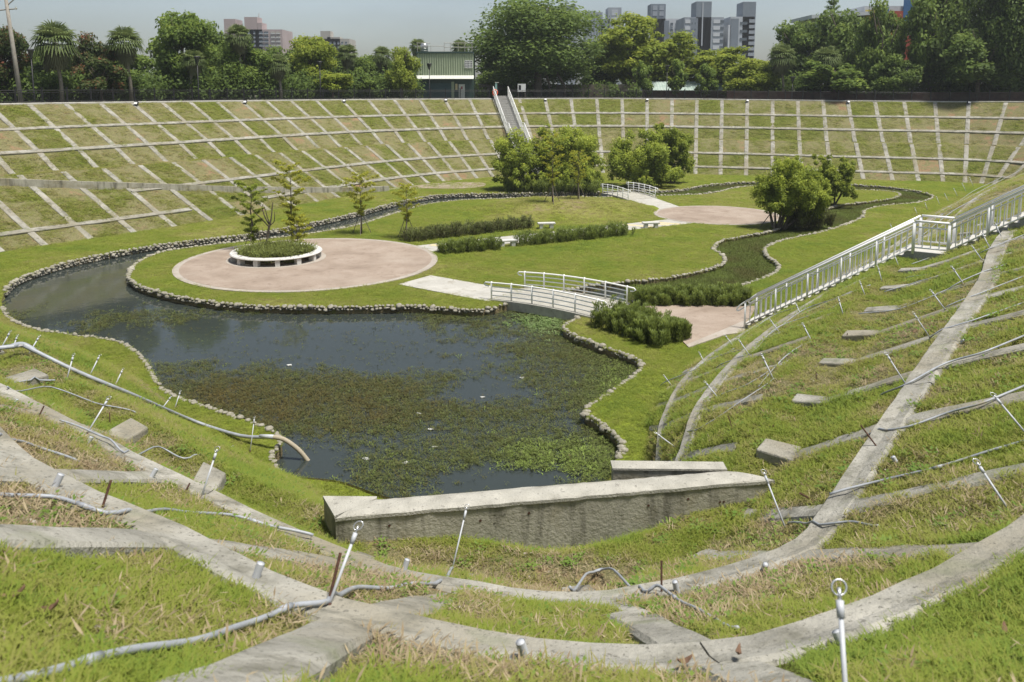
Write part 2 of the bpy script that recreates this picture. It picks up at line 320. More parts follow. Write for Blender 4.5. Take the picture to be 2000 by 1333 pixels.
# ------------------------------------------------------------------ water edges (photo survey), lawns
ZG, ZW = -8.3, -8.62
OUT_PX = [(5, 600), (25, 625), (80, 645), (150, 655), (220, 665), (262, 685), (290, 715), (305, 745), (330, 768), (380, 788), (430, 804), (490, 824), (535, 843), (551, 866), (533, 893), (556, 927)]
OUT = [un(x, y, ZG) for x, y in OUT_PX]+[Vector(p) for p in ((-4.4, 20.2, 0), (-2.5, 19.2, 0), (.5, 19.0, 0), (2.2, 19.8, 0))]
OUT += [un(x, y, ZG) for x, y in [(1205, 895), (1215, 870), (1195, 845), (1168, 825), (1143, 810), (1150, 795), (1180, 775), (1215, 750), (1250, 722), (1243, 703), (1205, 688), (1160, 672), (1120, 655), (1100, 640), (1125, 622), (1165, 607), (1235, 590), (1320, 580), (1400, 570), (1460, 555), (1508, 537), (1522, 520), (1500, 502), (1495, 486), (1530, 470), (1600, 455), (1650, 440), (1684, 425), (1690, 412), (1730, 402), (1790, 397), (1822, 386), (1800, 376), (1740, 367), (1670, 362), (1600, 361), (1520, 359), (1450, 357), (1380, 362), (1340, 370), (1285, 374), (1240, 372), (1170, 376), (1050, 378), (900, 380), (830, 385), (760, 400), (700, 416), (600, 438), (480, 459), (350, 474), (250, 489), (150, 509), (80, 529), (30, 549), (6, 573)]]
INN_PX = [(253, 535), (268, 515), (300, 498), (350, 487), (450, 475), (600, 458), (700, 440), (760, 421), (830, 401), (900, 392), (1000, 388), (1100, 386), (1170, 386), (1290, 383), (1380, 379), (1430, 369), (1475, 364), (1560, 366), (1650, 371), (1720, 373), (1755, 378), (1748, 387), (1700, 395), (1640, 402), (1600, 415), (1560, 432), (1500, 454), (1450, 463), (1410, 471), (1394, 486), (1414, 503), (1408, 518), (1350, 535), (1280, 547), (1200, 553), (1140, 561), (1090, 573), (1020, 586), (968, 600), (935, 605), (880, 603), (800, 598), (700, 600), (600, 600), (500, 598), (420, 591), (340, 578), (280, 561), (256, 547)]
INN = [un(x, y, ZG) for x, y in INN_PX]
outer = smooth_loop(OUT, 10); inner = smooth_loop(INN, 10)
toe = surf(us, np.full(nu, 6.), False)
def mound(x, y):
    c = un(1095, 408, ZG); d = np.hypot((x-c.x)/8.5, (y-c.y)/5.5); return .75*np.exp(-(d*1.35)**4)
def lawn_z(x, y):
    x = np.asarray(x, float); y = np.asarray(y, float)
    return ZG+.05*(vnoise(x, y, 3., 5)-.5)+.03*(vnoise(x, y, .8, 6)-.5)+mound(x, y)
def lawn_sheet(name, outer_loop, holes, label, step=.8, zfun=lawn_z, zover=None):
    loops = [np.asarray(outer_loop)[:, :2]]+[np.asarray(h)[:, :2] for h in holes]
    pts = []; edges = []
    for Lp in loops:
        n0 = len(pts); pts += [tuple(p) for p in Lp]; edges += [(n0+i, n0+(i+1) % len(Lp)) for i in range(len(Lp))]
    mn = loops[0].min(0); mx = loops[0].max(0)
    gx, gy = np.meshgrid(np.arange(mn[0], mx[0], step), np.arange(mn[1], mx[1], step)); G = np.column_stack([gx.ravel(), gy.ravel()])+rng.uniform(-.2, .2, (gx.size, 2))
    ok = inpoly(G, loops[0])
    for h in loops[1:]: ok &= ~inpoly(G, h)
    pts += [tuple(p) for p in G[ok]]
    r = delaunay_2d_cdt([Vector(p) for p in pts], edges, [], 0, 1e-4)
    V = np.array([tuple(v) for v in r[0]]); Fc = [tuple(f) for f in r[2]]
    cen = np.array([V[list(f)].mean(0) for f in Fc]); ok = inpoly(cen, loops[0])
    for h in loops[1:]: ok &= ~inpoly(cen, h)
    Fc = [f for f, k in zip(Fc, ok) if k]
    Z = zfun(V[:, 0], V[:, 1]) if zover is None else zover(V)
    # bank skirts down to the mud along the water loops
    VV = [(*p, z) for p, z in zip(V, Z)]
    d = .27+.6*(vnoise(V[:, 0], V[:, 1], 6., 12)-.5)+.65*(vnoise(V[:, 0], V[:, 1], 1.6, 13)-.5)+.75*np.clip(mound(V[:, 0], V[:, 1])*1.6, 0, .6)
    skirts = (holes if name == 'outer_lawn' else [outer_loop])
    dd = list(d)
    for Lp in skirts:
        n = len(Lp); b0 = len(VV); z = zfun(np.asarray(Lp)[:, 0], np.asarray(Lp)[:, 1])
        VV += [(p[0], p[1], zz) for p, zz in zip(Lp, z)]+[(p[0], p[1], ZW-.7) for p in Lp]; dd += [1.2]*(2*n)
        Fc += [(b0+i, b0+(i+1) % n, b0+n+(i+1) % n, b0+n+i) for i in range(n)]
    o = mobj(name, VV, Fc, m_lawn, smooth=True); at_ = o.data.attributes.new('dry', 'FLOAT', 'POINT'); at_.data.foreach_set('value', np.array(dd, np.float32))
    return tag(o, label, 'lawn', kind='structure')
from mathutils.kdtree import KDTree
kt = KDTree(nu)
for i, p in enumerate(toe): kt.insert((p[0], p[1], 0), i)
kt.balance()
def zouter(V):
    z = lawn_z(V[:, 0], V[:, 1])
    for i, v in enumerate(V):
        _, j, dist = kt.find((v[0], v[1], 0)); k = max(0, 1-dist/1.2); z[i] = z[i]*(1-k)+toe[j][2]*k
    return z
outer_lawn = lawn_sheet('outer_lawn', toe, [outer], 'bright green lawn between the water and the foot of the banks', .9, lawn_z, zouter)
island = lawn_sheet('island_lawn', inner, [], 'bright green central lawn with paths and plazas')
# water and mud
wv = [(p[0], p[1], ZW) for p in outer]
def fill(name, loop, z, m, step=3.):
    r = delaunay_2d_cdt([Vector(p[:2]) for p in loop], [(i, (i+1) % len(loop)) for i in range(len(loop))], [], 1, 1e-4)
    return mobj(name, [(v.x, v.y, z) for v in r[0]], [tuple(f) for f in r[2]], m)
m_water = bpy.data.materials.new('pond_water'); m_water.use_nodes = True
N = m_water.node_tree.nodes; L = m_water.node_tree.links; b = N['Principled BSDF']
b.inputs['Base Color'].default_value = (.034, .042, .038, 1); b.inputs['Roughness'].default_value = .06; b.inputs['IOR'].default_value = 1.33; b.inputs['Specular IOR Level'].default_value = .55
tc = N.new('ShaderNodeTexCoord'); n1 = N.new('ShaderNodeTexNoise'); n1.inputs['Scale'].default_value = 2.2; n1.inputs['Detail'].default_value = 3; L.new(tc.outputs['Object'], n1.inputs['Vector'])
bp = N.new('ShaderNodeBump'); bp.inputs['Strength'].default_value = .05; bp.inputs['Distance'].default_value = .05; L.new(n1.outputs['Fac'], bp.inputs['Height']); L.new(bp.outputs[0], b.inputs['Normal'])
water = fill('pond_water', outer, ZW, m_water); tag(water, 'dark still pond and stream water', 'water', kind='structure')
# ------------------------------------------------------------------ survey ray against the built ground
def bvh_of(objs):
    V = []; Fc = []
    for o in objs:
        n = len(V); me = o.data; V += [v.co.copy() for v in me.vertices]; Fc += [tuple(i+n for i in p.vertices) for p in me.polygons]
    return BVHTree.FromPolygons(V, Fc)
BV = bvh_of([slope, outer_lawn, island, water])
CAM = Vector((0, 0, CZ))
def hit(x, y):
    h = BV.ray_cast(CAM, ray(x, y), 400)
    return (h[0], h[1] if h[1].z > 0 else -h[1]) if h[0] is not None else (un(x, y, ZG), Vector((0, 0, 1)))
def ground(x, y):
    h = BV.ray_cast(Vector((x, y, 50)), Vector((0, 0, -1)), 200); return h[0].z if h[0] is not None else 0.
# ------------------------------------------------------------------ upper ground beyond the rim
rim = surf(us, np.zeros(nu), False); cen = rim[:, :2].mean(0)
dirv = rim[:, :2]-cen; dirv /= np.linalg.norm(dirv, axis=1)[:, None]
rings = [rim.copy()]
for d, z in ((3, None), (25, None), (150, -.1), (470, -.1)):
    r = rim.copy(); r[:, :2] += dirv*d
    if z is not None: r[:, 2] = z
    rings.append(r)
V = np.vstack(rings); Q = [(k*nu+i, k*nu+(i+1) % nu, (k+1)*nu+(i+1) % nu, (k+1)*nu+i) for k in range(len(rings)-1) for i in range(nu)]
tag(mobj('upper_ground', V, Q, m_upper), 'flat ground beyond the rim of the basin', 'ground', kind='structure')
# ------------------------------------------------------------------ concrete grid beams on the slopes
def nrm_at(u, s):
    e = 1e-2; u = np.asarray(u); s = np.asarray(s)
    du = surf(u+e, s, False)-surf(u-e, s, False); s0 = np.clip(s-.15, 0, 6); s1 = np.clip(s+.15, 0, 6); dv = surf(u, s1, False)-surf(u, s0, False)
    n = np.cross(du, dv); n /= np.linalg.norm(n, axis=1)[:, None]; n[n[:, 2] < 0] *= -1
    return n, du/np.linalg.norm(du, axis=1)[:, None], dv/np.linalg.norm(dv, axis=1)[:, None]
def sweep(name, P, side, up, wd, h, depth, parent, m, jit=.012, tilt=0.):
    """rectangular beam along P; side = across vector, up = surface normal; top proud by h, sunk by depth"""
    n = len(P); V = []; j = lambda: random.uniform(-jit, jit)
    for i in range(n):
        s_, u_, p = side[i], up[i], P[i]; W = wd/2
        prof = [(-W-.02, -depth), (-W, h-.03), (-W+.04, h), (0, h+.01), (W-.04, h+tilt), (W, h-.03+tilt), (W+.02, -depth)]
        for a_, b_ in prof: V.append(tuple(p+s_*(a_+j())+u_*(b_+j()*.6)))
    k = 7; Fc = [(i*k+q, (i+1)*k+q, (i+1)*k+q+1, i*k+q+1) for i in range(n-1) for q in range(k-1)]
    Fc += [tuple(range(k)), tuple(range((n-1)*k, n*k))[::-1]]
    return mobj(name, V, Fc, m, parent)
RUN = {  # slope, (u from, u to), label
 'near': (NS-7.0, NS+5.6, 'weathered concrete beam grid on the near bank around the camera'),
 'right': (5.6, 9.8, 'concrete beam grid on the right bank around and behind the white stairs'),
 'far': (9.8, 16.6, 'concrete beam grid on the far bank right of the far stairs'),
 'left': (16.6, NS-7.0, 'concrete beam grid on the long left bank with the ramp'),
}
grids = {}
for key, (u0, u1, lab) in RUN.items():
    um = (u0+u1)/2; p = surf([um], [6.], False)[0]
    g = empty('concrete_slope_grid', (0, 0, 0), 0, lab, 'slope grid'); grids[key] = g
def which(u):
    u = u % NS
    for k, (u0, u1, _) in RUN.items():
        if u0 <= u < u1 or u0 <= u+NS < u1: return k
def nearness(p): return math.hypot(p[0], p[1])
# contour beams, rows 1, 2, 4, 5
for key, (u0, u1, _) in RUN.items():
    for row in (1., 2., 4., 5.):
        if key == 'left' and row == 5.: segs = [(16.6, 18.75), (19.25, 22.3)]
        elif key == 'left' and row == 4.: segs = [(16.6, 19.6)]
        elif key == 'near' and row == 4.: segs = [(NS+2.5, u1)]
        elif key == 'near' and row == 5.: segs = [(NS+2.8, u1)]
        else: segs = [(u0, u1)]
        for a_, b_ in segs:
            uu = np.linspace(a_, b_, int((b_-a_)*60)+2); PP = surf(uu, np.full(len(uu), row), False)
            L_ = np.concatenate([[0], np.cumsum(np.linalg.norm(np.diff(PP, axis=0), axis=1))]); npc = max(1, int(L_[-1]/12))
            for k in range(npc):
                l0, l1 = L_[-1]*k/npc+.008, L_[-1]*(k+1)/npc-.008; mid = PP[np.searchsorted(L_, (l0+l1)/2)]
                st = .35 if nearness(mid) < 30 else .9
                ul = np.interp(np.linspace(l0, l1, max(3, int((l1-l0)/st))), L_, uu); pp = surf(ul, np.full(len(ul), row), False); n, du, dv = nrm_at(ul, np.full(len(ul), row))
                wd = .50 if nearness(mid) > 18 else .44
                sweep('contour_beam', pp, dv, n, wd, .06, .45, grids[key], m_conc, .012, .07)
# radial beams, split at the berm
for u in RU:
    key = which(u); p6 = surf([u], [6.], False)[0]
    close = nearness(surf([u], [2.], False)[0]) < 26
    cuts = [(0.05, 2.78), (3.05, 6.0)]
    if key == 'left': cuts = [(0.05, 2.74), (3.02, 6.03)]
    if key == 'near':
        cuts = [(.05, 2.74), (3.15, 5.9)] if (u > 2.5 and u < NS-4.5) else [(.05, 2.74)]
        if NS-6 < u: cuts = [(.05, 2.74)]
    for a_, b_ in cuts:
        n_ = 22 if close else 9
        sv = np.linspace(a_, b_, n_); uv = np.full(n_, u); pp = surf(uv, sv, False); n, du, dv = nrm_at(uv, sv)
        sweep('radial_beam', pp, du, n, .46 if key != 'near' else .43, .045, .4, grids[key], m_conc, .012)
# exposed beam ends where the near beams stop at the berm
for u in RU:
    if which(u) in ('near', 'right') and (u > NS-6.2 and u < NS-2.5 or 2.9 < u < 6.6):
        big = abs(u-3) < .05 or u in (NS-5., NS-4., NS-3.)
        pp = surf([u, u], [2.62, 2.90 if big else 2.86], False); n, du, dv = nrm_at([u, u], [2.5, 2.5]); h0, h1 = .045, (.15 if big else random.uniform(.06, .12))
        W = .30 if big else .25; V = []
        for i, (hh) in enumerate((h0, h1)):
            for a_, dz in ((-W, -.9), (-W, 0), (W, 0), (W, -.9)): V.append(tuple(pp[i]+du[i]*(a_+random.uniform(-.03, .03))+np.array((0, 0, dz+hh+random.uniform(-.02, .02)))))
        o = mobj('beam_end', V, [(0, 1, 2, 3), (7, 6, 5, 4), (1, 5, 6, 2), (0, 4, 5, 1), (2, 6, 7, 3)], m_conc, grids[which(u)]); bevel(o, .03)
# rim kerb
uu = np.linspace(6.2, NS-6, 900); pp = surf(uu, np.zeros(len(uu)), False); n, du, dv = nrm_at(uu, np.zeros(len(uu)))
dv2 = dv.copy(); dv2[:, 2] = 0; dv2 /= np.linalg.norm(dv2, axis=1)[:, None]; up = np.tile((0, 0, 1.), (len(uu), 1))
tag(sweep('rim_kerb', pp-dv2*.12, dv2, up, .36, .10, .35, None, m_path, .008), 'pale concrete kerb along the rim under the fence', 'kerb', kind='structure')
# ------------------------------------------------------------------ ramp on the left bank
RP = [hit(x, y)[0]+Vector((0, 0, .05)) for x, y in ((0, 363), (120, 367), (240, 370), (353, 373), (440, 376), (525, 377), (612, 377), (690, 377), (760, 374))]
RP = smooth_pts([RP[0]+(RP[0]-RP[1])*1.2]+RP, 6)
g = empty('access_ramp', RP[30], 0, 'long concrete ramp with low parapet running down the left bank', 'ramp'); g.location = (0, 0, 0)
n = len(RP); side = []
for i in range(n):
    t = (RP[min(i+1, n-1)]-RP[max(i-1, 0)]); t.z = 0; t.normalize(); side.append(Vector((-t.y, t.x, 0)))
def strip(name, o0, o1, z0, z1, m, i0=0, i1=None):
    idx = range(i0, i1 or n); V = []
    for i in idx:
        for o_, z in ((o0, z0), (o0, z1), (o1, z1), (o1, z0)): V.append(RP[i]+side[i]*o_+Vector((0, 0, z)))
    k = len(list(idx)); Fc = [(i*4+q, (i+1)*4+q, (i+1)*4+(q+1) % 4, i*4+(q+1) % 4) for i in range(k-1) for q in range(4)]+[(0, 1, 2, 3), tuple(range(4*k-4, 4*k))[::-1]]
    return mobj(name, V, Fc, m, g)
strip('ramp_deck', .25, 2.6, -.6, 0., m_path)
for k in range(5): strip('parapet', -.02, .25, -.7, .45, m_wall, k*11, min(n, k*11+12))
# paved pad at the ramp foot
pad = [un(x, y, ZG).xy for x, y in ((800, 367), (835, 361), (900, 357), (945, 359), (940, 366), (880, 370))]
o = MB().prism(smooth_loop([(p[0], p[1]) for p in pad], 6), ZG-.1, ZG+.06).build('ramp_foot_pad', m_plaza); tag(o, kind='structure')
RB = smooth_pts([un(905, 366, ZG), un(800, 368, ZG), un(700, 372, ZG)], 4)
V = []
for i, p in enumerate(RB): V += [p+Vector((0, -.75, .03)), p+Vector((0, .75, .03))]
o = mobj('ramp_path', V, [(2*i, 2*i+1, 2*i+3, 2*i+2) for i in range(len(RB)-1)], m_path); tag(o, kind='structure')
# ------------------------------------------------------------------ plazas and paths
def disc(cx, cy, r, z0, z1, n=96): return MB().prism([(cx+r*math.cos(2*math.pi*i/n), cy+r*math.sin(2*math.pi*i/n)) for i in range(n)], z0, z1)
pl, prr, pt, pb = un(333, 522, ZG), un(864, 512, ZG), un(598, 468, ZG), un(598, 571, ZG)
PC = Vector(((pl.x+prr.x)/2-.1, (pt.y+pb.y)/2, 0)); PRAD = ((prr.x-pl.x)+(pt.y-pb.y))/4
o = disc(PC.x, PC.y, PRAD, ZG-.2, ZG+.05).build('plaza_border', m_band); tag(o, kind='structure')
o = disc(PC.x, PC.y, PRAD-.35, ZG-.15, ZG+.056).build('round_plaza', m_plaza); tag(o, kind='structure')
q1, q2, q3, q4 = un(1277, 418, ZG), un(1520, 420, ZG), un(1398, 403, ZG), un(1398, 441, ZG)
P2 = Vector(((q1.x+q2.x)/2, (q3.y+q4.y)/2, 0)); R2 = ((q2.x-q1.x)+(q3.y-q4.y))/4
o = disc(P2.x, P2.y, R2, ZG-.2, ZG+.05).build('plaza_border', m_band); tag(o, kind='structure')
o = disc(P2.x, P2.y, R2-.3, ZG-.15, ZG+.056).build('round_plaza', m_plaza); tag(o, kind='structure')
def slab(name, pts, z=.035, m=m_path):
    o = MB().prism(pts, ZG-.2, ZG+z).build(name, m); return tag(o, kind='structure')
def path(name, a_, b_, wd, z=.035, m=m_path):
    a_ = Vector(a_[:2]); b_ = Vector(b_[:2]); d = (b_-a_).normalized(); s_ = Vector((-d.y, d.x))*wd/2
    return slab(name, [a_-s_, b_-s_, b_+s_, a_+s_], z, m)
pA0, pA1 = un(830, 487, ZG), un(1330, 433, ZG); path('paved_path', pA0, pA1, 2.3)
pB0, pB1 = un(1310, 410, ZG), un(1232, 381, ZG); path('paved_path', pB0, pB1, 2.6, .04)
pC0, pC1 = un(810, 548, ZG), un(985, 580, ZG); path('paved_path', pC0, pC1, 2.5, .04)
for k, (x, y) in enumerate(((1245, 442), (1278, 438), (1300, 437), (870, 483))):
    c = un(x, y, ZG); d = (pA1-pA0).normalized()
    o = MB().box((c.x, c.y, ZG+.034), (.45, 2.25, .012), Matrix.Rotation(math.atan2(d.y, d.x)+.5, 3, 'Z')).build('yellow_paving_band', m_yellow); tag(o, kind='structure')
pd = [un(1258, 600, ZG), un(1330, 598, ZG), un(1478, 600, ZG), un(1455, 640, ZG), un(1420, 655, ZG), un(1345, 680, ZG)]
slab('landing_plaza', [p.xy for p in pd], .05, m_plaza)
e1 = [un(1345, 681, ZG), un(1418, 656, ZG), un(1452, 652, ZG), un(1458, 640, ZG), un(1452, 629, ZG), un(1404, 650, ZG), un(1340, 676, ZG)]
slab('landing_plaza_border', [p.xy for p in e1], .056, m_band)
# ------------------------------------------------------------------ bank stones
def stone_mesh(k):
    bm = bmesh.new(); bmesh.ops.create_uvsphere(bm, u_segments=7, v_segments=4, radius=1); r = random.Random(k)
    for v in bm.verts: v.co *= r.uniform(.82, 1.1)
    me = bpy.data.meshes.new('stone'); bm.to_mesh(me); bm.free(); me.materials.append(m_stone)
    me.polygons.foreach_set('use_smooth', [True]*len(me.polygons)); return me
SM = [stone_mesh(k) for k in range(7)]
def edging(name_label, loop, i0, i1, rows, indiv, size=.15, out=0.):
    n = len(loop); idx = [(i0+k) % n for k in range((i1-i0) % n or n)]; P = loop[idx]
    L_ = np.concatenate([[0], np.cumsum(np.linalg.norm(np.diff(P, axis=0), axis=1))])
    g = empty('stone_edging', (0, 0, 0), 0, name_label, 'stone edging'); rest = MB(); cnt = 0
    for row in range(rows):
        l = random.uniform(0, .2)
        while l < L_[-1]:
            x, y = np.interp(l, L_, P[:, 0]), np.interp(l, L_, P[:, 1]); x2, y2 = np.interp(l+.1, L_, P[:, 0]), np.interp(l+.1, L_, P[:, 1])
            s = size*random.choice((.7, .9, 1., 1.15, 1.45))*random.uniform(.85, 1.15); ang = math.atan2(y2-y, x2-x); nx, ny = -math.sin(ang), math.cos(ang); jo = random.uniform(-.05, .05)+out
            loc = (x+nx*jo, y+ny*jo, ZG+.015-row*size*1.2+random.uniform(-.03, .03)); M = Matrix.LocRotScale(loc, Euler((random.uniform(-.3, .3), random.uniform(-.3, .3), ang+random.uniform(-.3, .3))), Vector((s*1.05, s*random.uniform(.8, 1.5), s*random.uniform(.55, .95))))
            me = SM[random.randrange(7)]
            if cnt < indiv and row == 0 or (row > 0 and cnt < indiv):
                o = link(bpy.data.objects.new('stone', me), g); o.matrix_local = M; cnt += 1
            else:
                rest.add([M @ v.co for v in me.vertices], [tuple(p.vertices) for p in me.polygons])
            l += s*2.0
    if rest.v:
        o = rest.build('stones', m_stone, g, True); tag(o, kind='stuff')
K = 10; NI = len(inner)
edging('rounded stones edging the front of the central lawn along the pond', inner, 38*K, 49*K, 2, 300, .092, .03)
edging('stones edging the far and left sides of the central lawn', inner, 0, 16*K, 1, 0, .11)
edging('pale stones edging the central lawn along the planted stream', inner, 16*K, 38*K, 1, 120, .09)
edging('stones edging the left near shore of the pond', outer, 0, 15*K, 1, 260, .075, -.03)
edging('stones edging the right shore of the pond below the near hedge', outer, 20*K, 35*K, 2, 260, .09, -.03)
edging('pale stones edging the right lawn along the planted stream', outer, 36*K, 52*K, 1, 140, .10, 0)
edging('stones along the far bend of the stream under the far bank', outer, 52*K, 62*K, 2, 60, .10, 0)
edging('three courses of stones along the left bank of the channel', outer, 62*K, 75*K, 3, 200, .10, 0)

BV = bvh_of([slope, outer_lawn, island, water]+[o for g_ in grids.values() for o in g_.children])
# ------------------------------------------------------------------ V-shaped concrete outlet wall on the near berm
zt = -4.4
def W_(x, y): return un(x, y, zt).xy
g = empty('outlet_wall', (*W_(1050, 1000), -5.2), 0, 'stained V-shaped concrete wall at the near end of the pond', 'wall'); gi = Vector(g.location)
def loc(mb): mb.v = [tuple(Vector(v)-gi) for v in mb.v]; return mb
fl, fr, br, bl = W_(655, 1008), W_(1512, 934), W_(1420, 918), W_(735, 974)
N_ = 40; mbw = MB(); mbt = MB()
def lerp2(a_, b_, t): return a_+(b_-a_)*t
# front wall body with a slightly uneven face, thin lighter capping surface
for k in range(N_):
    t0, t1 = k/N_, (k+1)/N_
    a0_, a1_, b0_, b1_ = lerp2(fl, fr, t0), lerp2(fl, fr, t1), lerp2(bl, br, t0), lerp2(bl, br, t1)
    mbw.add([(*a0_, zt-.02), (*a1_, zt-.02), (*a1_, zt-2.6), (*a0_, zt-2.6), (*b0_, zt-.02), (*b1_, zt-.02), (*b1_, zt-2.6), (*b0_, zt-2.6)],
            [(0, 3, 2, 1), (4, 5, 6, 7)]+([(0, 4, 7, 3)] if k == 0 else [])+([(1, 2, 6, 5)] if k == N_-1 else []))
loc(mbw).build('front_wall', m_wall, g)
dv_ = (fr-fl).normalized(); nv = Vector((dv_.y, -dv_.x))*.02
V = []; J = []
for k in range(N_+1):
    t = k/N_; a_ = lerp2(fl, fr, t)+nv*(1+random.uniform(-.6, .4)); b_ = lerp2(bl, br, t)-nv*random.uniform(0, 1)
    for j in range(5):
        p = lerp2(a_, b_, j/4); V.append(Vector((*p, zt+.0+random.uniform(-.006, .006)-(.025 if j in (0, 4) else 0)))-gi)
Fc = [(k*5+j, (k+1)*5+j, (k+1)*5+j+1, k*5+j+1) for k in range(N_) for j in range(4)]
n0 = len(V); V += [Vector((V[k*5].x, V[k*5].y, V[k*5].z-.05)) for k in range(N_+1)]
Fc += [(k*5, n0+k, n0+k+1, (k+1)*5) for k in range(N_)]
mobj('wall_top', V, Fc, m_walltop, g)
ra, rb = W_(1198, 915), W_(1420, 917); off = Vector((0, .26))
loc(MB().prism([ra, rb, rb+off, ra+off], zt-2.6, zt-.03)).build('return_wall', m_wall, g)
loc(MB().prism([ra-Vector((.015, .015)), rb-Vector((0, .015)), rb+off, ra+off+Vector((-.015, .015))], zt-.028, zt+.005)).build('return_wall_top', m_walltop, g)
la, lb = W_(632, 969), W_(735, 973); lc = W_(655, 1007)
loc(MB().prism([lc, lb, lb+Vector((0, .05)), la], zt-1.6, zt-.05)).build('left_stub', m_wall, g)
loc(MB().prism([lc+Vector((-.01, -.01)), lb, lb+Vector((0, .06)), la+Vector((-.015, .01))], zt-.05, zt-.005)).build('left_stub_top', m_walltop, g)
for k in range(7):
    t = random.uniform(.06, .95); p = lerp2(fl, fr, t)+Vector((dv_.y, -dv_.x))*.006
    o = mobj('tie_hole', [Vector((p.x+dv_.x*.022*math.cos(q), p.y+dv_.y*.022*math.cos(q), zt-.22-random.random()*0+.02*math.sin(q)-.05*(k % 3)))-gi for q in [i*math.pi/4 for i in range(8)]], [tuple(range(8))], m_rust, g)
# ------------------------------------------------------------------ ring planter bench
rc = un(540, 492, -7.87); RR = (un(626, 492, -7.87).x-un(452, 492, -7.87).x)/2
g = empty('ring_bench', (rc.x, rc.y, ZG+.05), 0, 'white ring bench on short legs around the planter on the round plaza', 'bench')
n = 72; mb = MB()
for i in range(n):
    a0_, a1_ = 2*math.pi*i/n, 2*math.pi*(i+1)/n; prof = [(RR, .36), (RR+.02, .40), (RR-.02, .45), (RR-.42, .46), (RR-.45, .43), (RR-.45, .35)]
    mb.add([(r*math.cos(q), r*math.sin(q), z) for q in (a0_, a1_) for r, z in prof], [(j, j+6, (j+1) % 6+6, (j+1) % 6) for j in range(6)])
mb.build('seat', m_benchst, g)
for i in range(13):
    a_ = 2*math.pi*(i+.35)/13; MB().box(((RR-.22)*math.cos(a_), (RR-.22)*math.sin(a_), .175), (.34, .26, .35), Matrix.Rotation(a_, 3, 'Z')).build('leg', m_benchst, g)
o = disc(rc.x, rc.y, RR-.5, ZG, ZG+.2, 64).build('planter_soil', m_soil); tag(o, kind='structure')
# dark earth gutter ring under the seat
mb = MB()
for i in range(n):
    a0_, a1_ = 2*math.pi*i/n, 2*math.pi*(i+1)/n
    mb.add([(rc.x+r*math.cos(q), rc.y+r*math.sin(q), ZG+.061) for q in (a0_, a1_) for r in (RR-.5, RR+.22)], [(0, 1, 3, 2)])
o = mb.build('planter_gutter', m_band); tag(o, kind='structure')
# ------------------------------------------------------------------ slab benches
def bench(x, y, lab, rz):
    p, _ = hit(x, y); g = empty('stone_bench', p, rz, lab, 'bench', 'stone slab benches beside the path')
    bevel(MB().box((0, 0, .385), (1.25, .42, .12)).build('seat', m_benchst, g), .03)
    for s_ in (-.36, .36): bevel(MB().box((s_, 0, .16), (.26, .34, .33)).build('leg', m_benchst, g), .015)
dA = (pA1-pA0); ra_ = math.atan2(dA.y, dA.x)
bench(1067, 447, 'stone slab bench on the grass beside the end of the far hedge', .12)
bench(991, 482, 'stone slab bench in the gap between the two near hedges', .3)
bench(1271, 446, 'stone slab bench near the far plaza, right of the hedges', .1)
bench(1522, 406, 'stone slab bench half hidden behind the staked bushy tree', -.25)
# ------------------------------------------------------------------ foot bridges
def bridge(lab, A0, A1, B0, B1, nposts, hgt, rise, mats=(m_path, m_white)):
    """A = near railing ends, B = far railing ends (plan points on the deck level)"""
    A0, A1, B0, B1 = [Vector((*p.xy, 0)) for p in (A0, A1, B0, B1)]; c = (A0+A1+B0+B1)/4; c.z = ZG
    g = empty('foot_bridge', c, 0, lab, 'bridge'); n = 20; V = []
    def z(t): return .05+rise*4*t*(1-t)
    for k in range(n+1):
        t = k/n; a_, b_ = A0.lerp(A1, t), B0.lerp(B1, t); e = (a_-b_).normalized()*.16
        for p, zz in ((a_+e, z(t)-.42), (a_+e, z(t)), (b_-e, z(t)), (b_-e, z(t)-.42)): V.append(Vector((p.x-c.x, p.y-c.y, zz)))
    Fc = [(k*4+q, (k+1)*4+q, (k+1)*4+(q+1) % 4, k*4+(q+1) % 4) for k in range(n) for q in range(4)]+[(0, 1, 2, 3), (n*4, n*4+3, n*4+2, n*4+1)]
    mobj('deck', V, Fc, m_walltop, g)
    for P0, P1 in ((A0, A1), (B0, B1)):
        rg = []
        def pt(t, h): p = P0.lerp(P1, t); return Vector((p.x-c.x, p.y-c.y, z(min(1, max(0, t)))+h))
        for k in range(nposts):
            t = .02+.96*k/(nposts-1); MB().tube([pt(t, -.05), pt(t, hgt+.06)], .04, 8).build('post', m_white, g, True)
        for h in (.2, .45, .68):
            MB().tube([pt(.02+.96*i/16, h*hgt/.9) for i in range(17)], .026, 7).build('rail', m_white, g, True)
        ln = (P1-P0).length; ov = .22/ln
        top = [pt(-ov*.2, hgt*.78), pt(-ov, hgt*.80), pt(-ov*1.4, hgt*.89), pt(-ov, hgt*.985), pt(0, hgt)]+[pt(.02+.96*i/16, hgt) for i in range(17)]+[pt(1+ov, hgt*.985), pt(1+ov*1.4, hgt*.89), pt(1+ov, hgt*.80), pt(1+ov*.2, hgt*.78)]
        MB().tube(top, .036, 8).build('handrail', m_white, g, True)
zb = ZG+.05
bridge('arched concrete foot bridge with white railings over the pond mouth', un(956, 584, zb), un(1172, 622, zb), un(1021, 562, zb), un(1229, 594, zb), 6, .78, .12)
bridge('small distant foot bridge with white railings over the far stream', un(1176, 378, zb), un(1228, 391, zb), un(1226, 374, zb), un(1281, 386, zb), 6, .85, .1)
